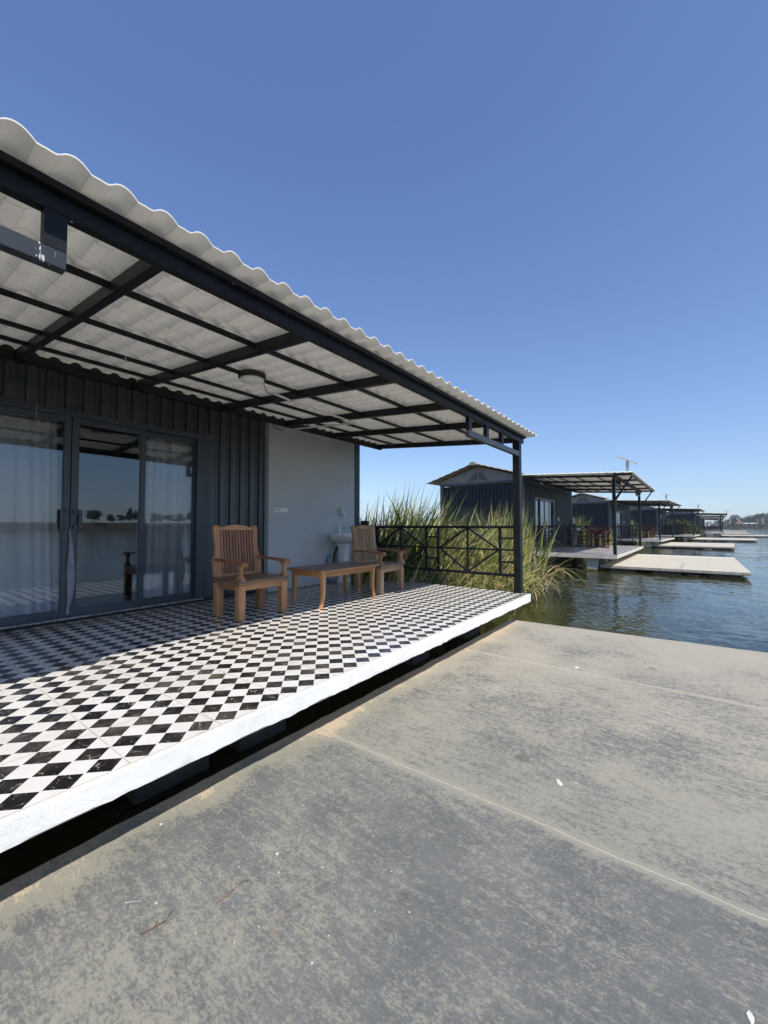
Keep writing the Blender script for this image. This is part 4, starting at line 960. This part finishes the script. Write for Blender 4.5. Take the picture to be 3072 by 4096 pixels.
# coffee table
tb = empty('coffee_table', (2.93, 1.56, 0), 'low rectangular teak coffee table between the two armchairs', 'table')
b = MB(); b.box(2.885, 3.965, 1.535, 2.125, .418, .443); b.build('tabletop', M['tablewood'], tb, .004)
b = MB(); b.box(2.884, 3.966, 1.534, 2.126, .423, .4385); b.build('edge_band', M['oak_x'], tb, .002)
for (a, c, d_, e_) in ((2.975, 3.875, 1.575, 1.595), (2.975, 3.875, 2.065, 2.085), (2.945, 2.965, 1.60, 2.06), (3.885, 3.905, 1.60, 2.06)):
    b = MB(); b.box(a, c, d_, e_, .355, .4175); b.build('apron', M['oak_x'], tb, .002)
for (lx, ly, sx) in ((2.955, 1.585, -1), (2.955, 2.075, -1), (3.895, 1.585, 1), (3.895, 2.075, 1)):
    b = MB(); R = []
    for i in range(13):
        t = i/12; z = .4175*(1-t); off = sx*(-.004+.030*max(0, (t-.55)/.45)**2-.010*sin(pi*t)); h = .026-.009*t; R.append([(lx+off-h, ly-h, z), (lx+off+h, ly-h, z), (lx+off+h, ly+h, z), (lx+off-h, ly+h, z)])
    b.loft(R, sm=False); b.build('leg', M['oak_z'], tb, .003)

# ================================================================= the row of units beyond
def red_chair(base, rot, label, group):
    root = empty('red_armchair', base, label, 'armchair', group); B = Vector(base); F = lambda p: B+p
    for (x, y) in ((0, 0), (.5, 0), (0, .45), (.5, .45)):
        m = MB(); m.box(x, x+.06, y, y+.06, 0, .42 if y == 0 else .42); m.tx(F).build('leg', M['red'], root)
    m = MB(); m.box(-.01, .57, -.01, .52, .421, .455); m.tx(F).build('seat', M['red'], root)
    m = MB()
    for k in range(4): m.box(.02, .54, .47, .495, .52+.105*k, .595+.105*k)
    m.box(0, .05, .466, .50, .456, .95); m.box(.51, .56, .466, .50, .456, .95); m.tx(lambda p: B+Vector((p.x, p.y+(p.z-.45)*.22, p.z))).build('backrest', M['red'], root)
    for x in (-.005, .515):
        m = MB(); m.box(x, x+.05, -.02, .5, .66, .69); m.tx(F).build('armrest', M['red'], root)
        m = MB(); m.box(x+.005, x+.045, .01, .05, .456, .659); m.tx(F).build('arm_support', M['red'], root)
    root.rotation_euler = (0, 0, rot); return root
def red_table(base, label, group):
    root = empty('red_table', base, label, 'table', group); B = Vector(base); F = lambda p: B+p
    m = MB(); m.box(0, 1.1, 0, .7, .70, .74); m.tx(F).build('tabletop', M['red'], root)
    m = MB(); m.box(.05, 1.05, .05, .65, .61, .699); m.tx(F).build('apron', M['red'], root)
    for (x, y) in ((.04, .04), (.98, .04), (.04, .58), (.98, .58)):
        m = MB(); m.box(x, x+.09, y, y+.09, 0, .609); m.tx(F).build('leg', M['red'], root)
    return root
def solar_light(base, label):
    root = empty('solar_light', base, label, 'solar light', 'solar lights on the canopy roofs'); x, y, z = base
    m = MB(); m.tube([(x, y, z-.05), (x, y, z+.30)], .035, 10); m.build('pole', M['paleplastic'], root)
    m = MB(); m.box(x-.05, x+.05, y-.045, y+.045, z+.06, z+.26, ch=.01); m.build('housing', M['paleplastic'], root)
    m = MB(); m.box(-.20, .20, -.30, .30, -.012, .012); R = Matrix.Rotation(radians(27), 4, 'X'); m.tx(lambda p: Vector((x, y, z+.33))+R @ p); m.build('panel', M['paleplastic'], root, .004)
    m = MB(); m.box(-.18, .18, -.28, .28, .0125, .015); m.tx(lambda p: Vector((x, y, z+.33))+R @ p); m.build('cell_face', M['panel'], root)
    return root
def conduit_far(base, label): pass

zp2, ye2, sl2 = 2.645, -.50, .050
prot = []
prot.append((deck('second deck with worn whitewashed edge above square piers', M['deck_edge']), 'deck'))
prot.append((cabin('second dark corrugated cabin with pale gable and louvre vents', 3.08, (-.80, 1.95), 5.26, 2.62), 'cabin'))
prot.append((canopy('second canopy with solar light on its corner', -2.55, 6.15, ye2, sl2, zp2, [-1.98, 5.35], [-2.25, -.15, 1.95, 3.98, 5.90], 2.95, .06, [(-.70, -1.88, -1), (3.95, 5.35, 1)], struts=True, cap=1, nper=8), 'canopy'))
prot.append((railing('near side railing of the second deck', -2.0, .26, 2.94, False), 'railing'))
prot.append((railing('far side railing of the second deck', 5.40, .26, 2.94, True), 'railing'))
prot.append((dock('second bleached concrete dock with a crack', -2.03, 5.0, -3.25, .55, -.36, M['dock_far'], (-2, 0, -.36), M['dock_side']), 'dock'))
prot.append((solar_light((-2.25, -.33, zp2+.10), 'solar light'), 'light'))
prot.append((basin(5.0, 3.08, 'white washbasin'), 'basin'))
bxp = MB(); bxp.box(5.24, 5.36, 2.96, 3.04, 1.10, 1.34); prot.append((tag(bxp.build('switch_box', M['plastic'], base=(5.3, 3.0, 1.1)), 'box', 'switch box'), 'box'))
bxp = MB(); bxp.box(2.60, 2.72, 3.062, 3.079, 1.18, 1.36); prot.append((tag(bxp.build('switch_plate', M['plastic'], base=(2.66, 3.07, 1.18)), 'box', 'switch plate'), 'plate'))
prot.append((red_chair((3.15, 1.85, 0), radians(-62), 'chair', 'red armchairs on the far decks'), 'chairA'))
prot.append((red_chair((4.35, 2.15, 0), radians(8), 'chair', 'red armchairs on the far decks'), 'chairB'))
prot.append((red_chair((5.05, 1.35, 0), radians(100), 'chair', 'red armchairs on the far decks'), 'chairC'))
prot.append((red_table((3.55, 1.25, 0), 'table', 'red tables on the far decks'), 'table'))
tubep = MB(); tubep.tube([(-.60, 2.90, 2.70), (-.10, 2.95, 2.68)], .02, 8); prot.append((tag(tubep.build('tube_lamp', M['plastic'], base=(-.6, 2.9, 2.7)), 'lamp', 'lamp'), 'tube'))

units = [(17.0, .05, radians(-.8)), (35.0, -.42, radians(-4)), (52.8, -2.35, radians(-4)), (74.5, -5.6, radians(-1.5)), (91.5, -6.2, radians(-2)), (108, -6.6, radians(-2.5)), (125, -7.3, radians(-2.5)), (142, -8.1, radians(-2.5))]
ordn = ['second', 'third', 'fourth', 'fifth', 'sixth', 'seventh', 'eighth', 'ninth']
TXT = {
 'deck': ('{o} deck of the lakeside row, pale worn slab on concrete piers', 'deck', 'decks of the lakeside row'),
 'cabin': ('{o} dark corrugated cabin of the row with pale gable and tiled roof', 'cabin', 'cabins of the lakeside row'),
 'canopy': ('{o} porch canopy of the row, black steel with struts and thin roof', 'canopy', 'canopies of the lakeside row'),
 'railing': ('black railing on the {s} side of the {o} deck of the row', 'railing', 'railings of the far decks'),
 'dock': ('{o} dock of the row, low bleached slab reaching out over the water', 'dock', 'docks of the lakeside row'),
 'light': ('small tilted solar light on the roof corner of the {o} canopy', 'solar light', 'solar lights on the canopy roofs'),
 'basin': ('white pedestal washbasin at the end of the {o} porch', 'washbasin', 'washbasins on the far porches'),
 'box': ('white box on the corner post of the {o} porch', 'switch box', 'boxes on the porch posts'),
 'plate': ('small white plate on the corrugated wall right of the {o} cabin door', 'switch plate', 'plates by the cabin doors'),
 'chairA': ('red armchair on the near side of the red table on the {o} deck', 'armchair', 'red armchairs on the far decks'),
 'chairB': ('red armchair behind the red table on the {o} deck', 'armchair', 'red armchairs on the far decks'),
 'chairC': ('red armchair on the far side of the red table on the {o} deck', 'armchair', 'red armchairs on the far decks'),
 'table': ('red brown table on the {o} deck of the row', 'table', 'red tables on the far decks'),
 'tube': ('white tube lamp under the {o} canopy near the wall', 'lamp', 'tube lamps of the far canopies')}
for ui, (ux, uy, ur) in enumerate(units):
    U = Unit(ux, uy, ur); nrail = 0
    for (src, kind) in prot:
        if kind == 'railing': nrail += 1
        if ui >= 3 and kind in ('box', 'plate', 'basin', 'tube', 'chairA', 'chairB', 'chairC', 'table'): continue
        if ui >= 1 and kind in ('chairB',): continue
        if ui >= 5 and kind == 'light': continue
        o = src if ui == 0 else None
        base = Vector(ORG[src.name]) if src.name in ORG else Vector(src.location)
        if ui > 0: o = copy_tree(src)
        else: src['_r'] = src.rotation_euler.z; src['_b'] = tuple(base)
        b0 = Vector(src['_b']); o.location = U.o+U.m @ b0; o.rotation_euler = (0, 0, src['_r']+ur)
        if kind == 'dock': o.scale = (1, (1.0, 1.14, 1.42, 1.5, 1.15, 1.3, 1.5, 1.8)[ui], 1)
        lb, ct, gr = TXT[kind]
        tag(o, lb.format(o=ordn[ui], s='near' if nrail == 1 else 'far'), ct, gr)
        for k_ in ('_r', '_b'):
            if ui > 0 and k_ in o: del o[k_]
for (src, kind) in prot:
    for k_ in ('_r', '_b'):
        if k_ in src: del src[k_]

# ---------------------------------------------------------------- reeds
def reed_bed(name, label, clumps, seed):
    r_ = random.Random(seed); m = MB()
    for (cx, cy, rx, ry, cnt, h0, h1, lean, droop, cols) in clumps:
        for k in range(cnt):
            a = r_.uniform(0, 2*pi); q = sqrt(r_.random()); x, y = cx+rx*q*cos(a), cy+ry*q*sin(a)
            H = r_.uniform(h0, h1); w0 = r_.uniform(.009, .024)*(1.25 if H > 1.3 else 1); la = r_.gauss(lean[0], 1.15); ls = abs(r_.gauss(lean[1], .16)); dr = abs(r_.gauss(droop, droop*.6))
            col = r_.choices(range(4), cols)[0]
            ld = Vector((cos(la), sin(la), 0)); wa = r_.uniform(0, pi); wd = Vector((cos(wa), sin(wa), 0)); p = Vector((x, y, -.62)); n = 7; vs = []; ang = ls*.5
            kink = r_.randint(3, 6) if r_.random() < .24 else 99
            for i in range(n+1):
                t = i/n; ww = w0*(1-.15*t) if t < .55 else w0*max(.02, (1-t)/.45)
                vs += [p-wd*ww, p+wd*ww]
                ang += (ls*.3+dr*t*1.5)/n*1.6
                if i == kink: ang += r_.uniform(.9, 1.7)
                d_ = ld*sin(min(ang, 2.9))+Vector((0, 0, cos(min(ang, 2.9)))); p = p+d_*H/n
                if p.z < -.57: p.z = -.57+r_.uniform(0, .02)
            m.add(vs, [(2*i, 2*i+1, 2*i+3, 2*i+2) for i in range(n)], col, True)
    o = m.build(name, REED, base=(clumps[0][0], clumps[0][1], -.55)); return tag(o, label, 'reeds', kind='stuff')
def ridge(px, depth): p = dirpt(px, depth); return p.x, p.y
G = (5, 3.4, 3.0, 2.2); GB = (3, 3, 3.8, 3.0); DRY = (.6, 1.5, 2.5, 6)
cl = []
for (px, dp, rx, ry, cnt, h0, h1, lean, droop, cols) in [
    (1480, 8.2, .6, .6, 240, 1.5, 2.35, (-.5, .18), .30, G), (1545, 8.0, .6, .5, 250, 1.5, 2.3, (-.6, .22), .35, G), (1600, 8.4, .6, .6, 330, 1.7, 2.62, (-.6, .25), .30, (7, 3, 1, .5)), (1650, 8.6, .6, .6, 330, 1.6, 2.7, (-.6, .38), .35, (6, 4, 1, .5)),
    (1700, 8.6, .7, .6, 300, 1.5, 2.5, (-.6, .55), .55, G), (1760, 8.8, .7, .6, 260, 1.3, 2.35, (-.6, .55), .7, G), (1820, 8.8, .7, .7, 300, 1.2, 1.95, (-.6, .45), .8, G),
    (1880, 9.0, .7, .7, 300, 1.1, 1.85, (-.6, .4), .8, GB), (1940, 9.2, .7, .7, 300, 1.1, 1.95, (-.6, .3), .6, GB), (2000, 9.6, .6, .5, 330, 1.4, 2.25, (-.3, .10), .18, (2, 5, 4, 1.5)), (2030, 9.9, .5, .5, 200, 1.4, 2.3, (-.4, .10), .16, (2, 5, 4, 1.5)),
    (2090, 10.4, .45, .45, 80, 1.2, 2.1, (-.6, .22), .3, (2, 5, 3, 1)), (2115, 10.2, .5, .4, 30, 1.1, 1.9, (-.9, .55), .6, GB), (2140, 10.4, .4, .4, 12, 1.1, 1.9, (-1.0, .75), .8, GB),
    (1500, 7.4, .9, .3, 760, .5, 1.3, (-.6, .3), .5, (3, 3, 3, 2.5)), (1640, 7.6, .9, .35, 900, .5, 1.4, (-.6, .4), .6, (3, 3, 3, 3)), (1780, 7.8, .9, .35, 900, .5, 1.35, (-.7, .5), .7, (3, 3, 3, 3)), (1920, 8.1, .8, .35, 640, .5, 1.3, (-.8, .5), .8, (2, 4, 3, 3)), (2030, 8.6, .7, .35, 330, .5, 1.3, (-.9, .6), .9, (2, 4, 3, 3)),
    (1850, 7.9, 1.0, .3, 170, .6, 1.2, (-.9, .9), 1.3, DRY), (1980, 8.4, .9, .3, 200, .7, 1.5, (-1.0, 1.0), 1.3, DRY), (2080, 9.2, .6, .3, 75, .8, 1.8, (-1.1, 1.05), 1.3, DRY), (2130, 9.8, .5, .3, 26, .9, 2.0, (-1.1, 1.0), 1.2, DRY),
    (1700, 10.5, 2.2, .9, 900, 1.2, 2.1, (-.5, .3), .5, G), (1880, 11.2, 1.9, .9, 800, 1.1, 1.85, (-.5, .3), .5, G)]:
    x, y = ridge(px, dp); cl.append((x, y, rx, ry, int(cnt*(.55 if px < 2080 else .40)), h0, h1, lean, droop, cols))
reed_bed('reed_bed', 'tall green and straw coloured reeds in the water between the first and second decks', cl, 21)
for i, (ux, uy, ur) in enumerate(units[:4]):
    U = Unit(ux, uy, ur); P = lambda a, b: (lambda v: (v.x, v.y))(U.o+U.m @ Vector((a, b, 0)))
    c2 = []
    for (a, b, rx, ry, cnt, h0, h1) in ((8.0, 4.4, 1.8, .9, 420, 1.2, 2.3), (6.4, 3.4, .7, .6, 240, 1.5, 2.45), (9.5, 3.3, 2.3, .6, 380, .7, 1.6), (11.5, 2.9, 1.8, .8, 300, .8, 1.7)):
        x, y = P(a, b); c2.append((x, y, rx, ry, int(cnt*(1 if i < 2 else .5)), h0, h1, (-.6, .15), .25, (3, 5, 3, 1.5)))
    if i == 3: continue
    reed_bed('reed_bed', f'reeds between the {ordn[i]} and {ordn[i+1]} decks of the row', c2, 31+i)
# round green shrub between the fourth and fifth units
for bi, (bx, by, bw, bh, lab) in enumerate(((60.2, -.6, 2.6, 2.3, 'large dark green shrub between the fourth and fifth cabins'), (64.5, -1.2, 2.8, 1.9, 'lower green shrub right of the large one before the fifth deck'), (56.9, -.2, 1.6, 1.5, 'small shrub left of the large one beyond the fourth deck'))):
    root = empty('shrub', (bx, by, -.5), lab, 'shrub', 'shrubs between the far cabins'); m = MB(); rr_ = random.Random(50+bi)
    for k in range(9): a = rr_.uniform(0, 6.28); m.tube([(bx, by, -.6), (bx+.5*bw*cos(a)*.5, by+.5*bw*sin(a)*.5, bh*.35), (bx+.7*bw*cos(a)*.6, by+.7*bw*sin(a)*.6, bh*.7)], [.04, .025, .01], 5)
    m.build('stem', M['bark'], root); m = MB()
    for k in range(2400):
        d_ = Vector((rr_.gauss(0, 1), rr_.gauss(0, 1), rr_.gauss(0, 1))).normalized()*rr_.uniform(.55, 1.05)**.6; p = Vector((bx+d_.x*bw, by+d_.y*bw*.8, -.45+abs(d_.z)*bh+.12*noise.noise(Vector((d_.x*3, d_.y*3, bi)))*bh))
        s_ = rr_.uniform(.06, .15); a = Vector((rr_.gauss(0, 1), rr_.gauss(0, 1), rr_.gauss(0, 1))).normalized(); b = a.cross(Vector((rr_.gauss(0, 1), rr_.gauss(0, 1), 1))).normalized(); m.add([p-a*s_, p+b*s_*.5, p+a*s_, p-b*s_*.5], [(0, 1, 2, 3)])
    m.build('foliage', M['leafC'], root)

# ---------------------------------------------------------------- litter on the dock and deck
def twig(pts, r, mat, label, group='twigs on the dock', z=-.41):
    P_ = [(x, y, z+h) for x, y, h in pts]; m = MB(); m.tube(P_, [r*(1-.6*i/(len(P_)-1)) for i in range(len(P_))], 6); return tag(m.build('twig', mat, base=P_[0]), label, 'twig', group)
twig([(.465, -.424, .004), (.50, -.430, .006), (.53, -.428, .008), (.56, -.425, .012), (.588, -.440, .010), (.60, -.432, .016)], .0022, M['twig'], 'tan forked twig lying on the dock right of the reddish one')
tr_ = twig([(.245, -.325, .004), (.275, -.338, .005), (.305, -.348, .009), (.318, -.350, .008), (.335, -.340, .012), (.345, -.335, .012)], .0026, M['twigred'], 'dark reddish twig with side shoots lying on the dock')
twig([(.285, -.340, .006), (.298, -.330, .008), (.306, -.322, .010)], .0016, M['twigred'], 'short reddish side shoot beside the dark reddish twig')
twig([(.498, -.690, .004), (.525, -.672, .005), (.56, -.668, .008), (.585, -.655, .010), (.64, -.670, .006)], .0020, M['twig'], 'thin straw coloured twig on the dock nearest the camera')
twig([(.262, -.16, .003), (.275, -.172, .004), (.297, -.20, .006)], .0014, M['petal'], 'tiny pale curved twig on the dock near the deck')
pl = random.Random(77); fl = []
cand = [(.50, -.62), (.62, -.83), (.80, -.62), (.33, -.25), (.72, -.30), (.95, -.85), (.55, -.18), (1.15, -.50), (.42, -.60), (.85, -1.0), (1.0, -.28), (.36, -.47), (.68, -.50), (1.25, -.9), (.9, -.42), (1.35, -.35), (.47, -.30), (.78, -.90), (1.05, -.68), (.60, -.35), (1.6, -1.3), (1.9, -.8), (1.2, -1.3), (2.1, -1.5)]
nmz = ['pale', 'cream', 'yellowish', 'whitish', 'curled', 'torn', 'tiny', 'narrow']
for i, (x, y) in enumerate(cand):
    s_ = pl.uniform(.0016, .0036); a = pl.uniform(0, pi); n = 7; m = MB(); ring = [(x+s_*pl.uniform(.7, 1.2)*cos(2*pi*k/n)*cos(a)*1.5-s_*sin(2*pi*k/n)*sin(a)*.6, y+s_*cos(2*pi*k/n)*sin(a)*1.5+s_*pl.uniform(.7, 1.2)*sin(2*pi*k/n)*cos(a)*.6) for k in range(n)]
    m.loft([[(p[0], p[1], -.4085) for p in ring], [(x+(p[0]-x)*.8, y+(p[1]-y)*.8, -.4055) for p in ring]], sm=False)
    tag(m.build('dry_petal', M['petal'] if i % 3 else M['shell'], base=(x, y, -.4085)), 'small pale dry petal or seed husk lying on the foreground dock', 'petal', 'dry petals scattered on the foreground dock')
for (x, y, a_, L, W_, lb) in ((1.94, -1.235, .6, .028, .014, 'broad pale paint flake on the dock at the right of the picture'), (1.165, -1.925, .1, .020, .008, 'elongated pale flake in the bottom right corner of the dock'), (.735, -.42, .3, .008, .006, 'round white flake in the middle of the foreground dock'), (3.9, -.92, .0, .035, .024, 'whitish flake lying near the far edge of the foreground dock')):
    m = MB(); n = 9; ring = [(x+cos(a_)*L*pl.uniform(.8, 1.15)*cos(2*pi*k/n)-sin(a_)*W_*sin(2*pi*k/n), y+sin(a_)*L*cos(2*pi*k/n)+cos(a_)*W_*pl.uniform(.8, 1.2)*sin(2*pi*k/n)) for k in range(n)]
    m.loft([[(p[0], p[1], -.4088) for p in ring], [(x+(p[0]-x)*.85, y+(p[1]-y)*.85, -.4068) for p in ring]], sm=False)
    tag(m.build('paint_flake', M['shell'], base=(x, y, -.4088)), lb, 'flake')
# flakes and grit swept along the foot of the door
m = MB(); fr_ = random.Random(9)
for k in range(420):
    x = fr_.uniform(.2, 2.5); y = 3.10-abs(fr_.gauss(0, .05)); s_ = fr_.uniform(.002, .009); a = fr_.uniform(0, pi); v = Vector((cos(a), sin(a), 0))*s_; u = Vector((-sin(a), cos(a), 0))*s_*.5; q = Vector((x, y, .003+fr_.uniform(0, .006)))
    m.add([q-v-u, q+v-u, q+v+u+Vector((0, 0, s_*.5)), q-v+u], [(0, 1, 2, 3)])
tag(m.build('dry_debris', [M['shell']]), 'pale flakes and grit swept against the foot of the sliding door', 'debris', kind='stuff')
HZ = 0.0006
hb = MB(); hb.box(-260, 1150, -480, 420, -2.2, 14); hm = bpy.data.materials.new('thin_haze'); hm.use_nodes = True; ht = hm.node_tree; ht.nodes.remove(ht.nodes['Principled BSDF'])
pv = ht.nodes.new('ShaderNodeVolumePrincipled'); pv.inputs['Color'].default_value = (.80, .87, .95, 1); pv.inputs['Density'].default_value = HZ; pv.inputs['Anisotropy'].default_value = .2
ht.links.new(pv.outputs[0], ht.nodes['Material Output'].inputs['Volume']); tag(hb.build('haze', hm), kind='stuff', label='thin pale haze over the lake')
for o in list(bpy.data.objects):
    if o.parent is None and o.type in ('MESH', 'EMPTY') and 'category' not in o and 'kind' not in o: print('UNTAGGED', o.name)
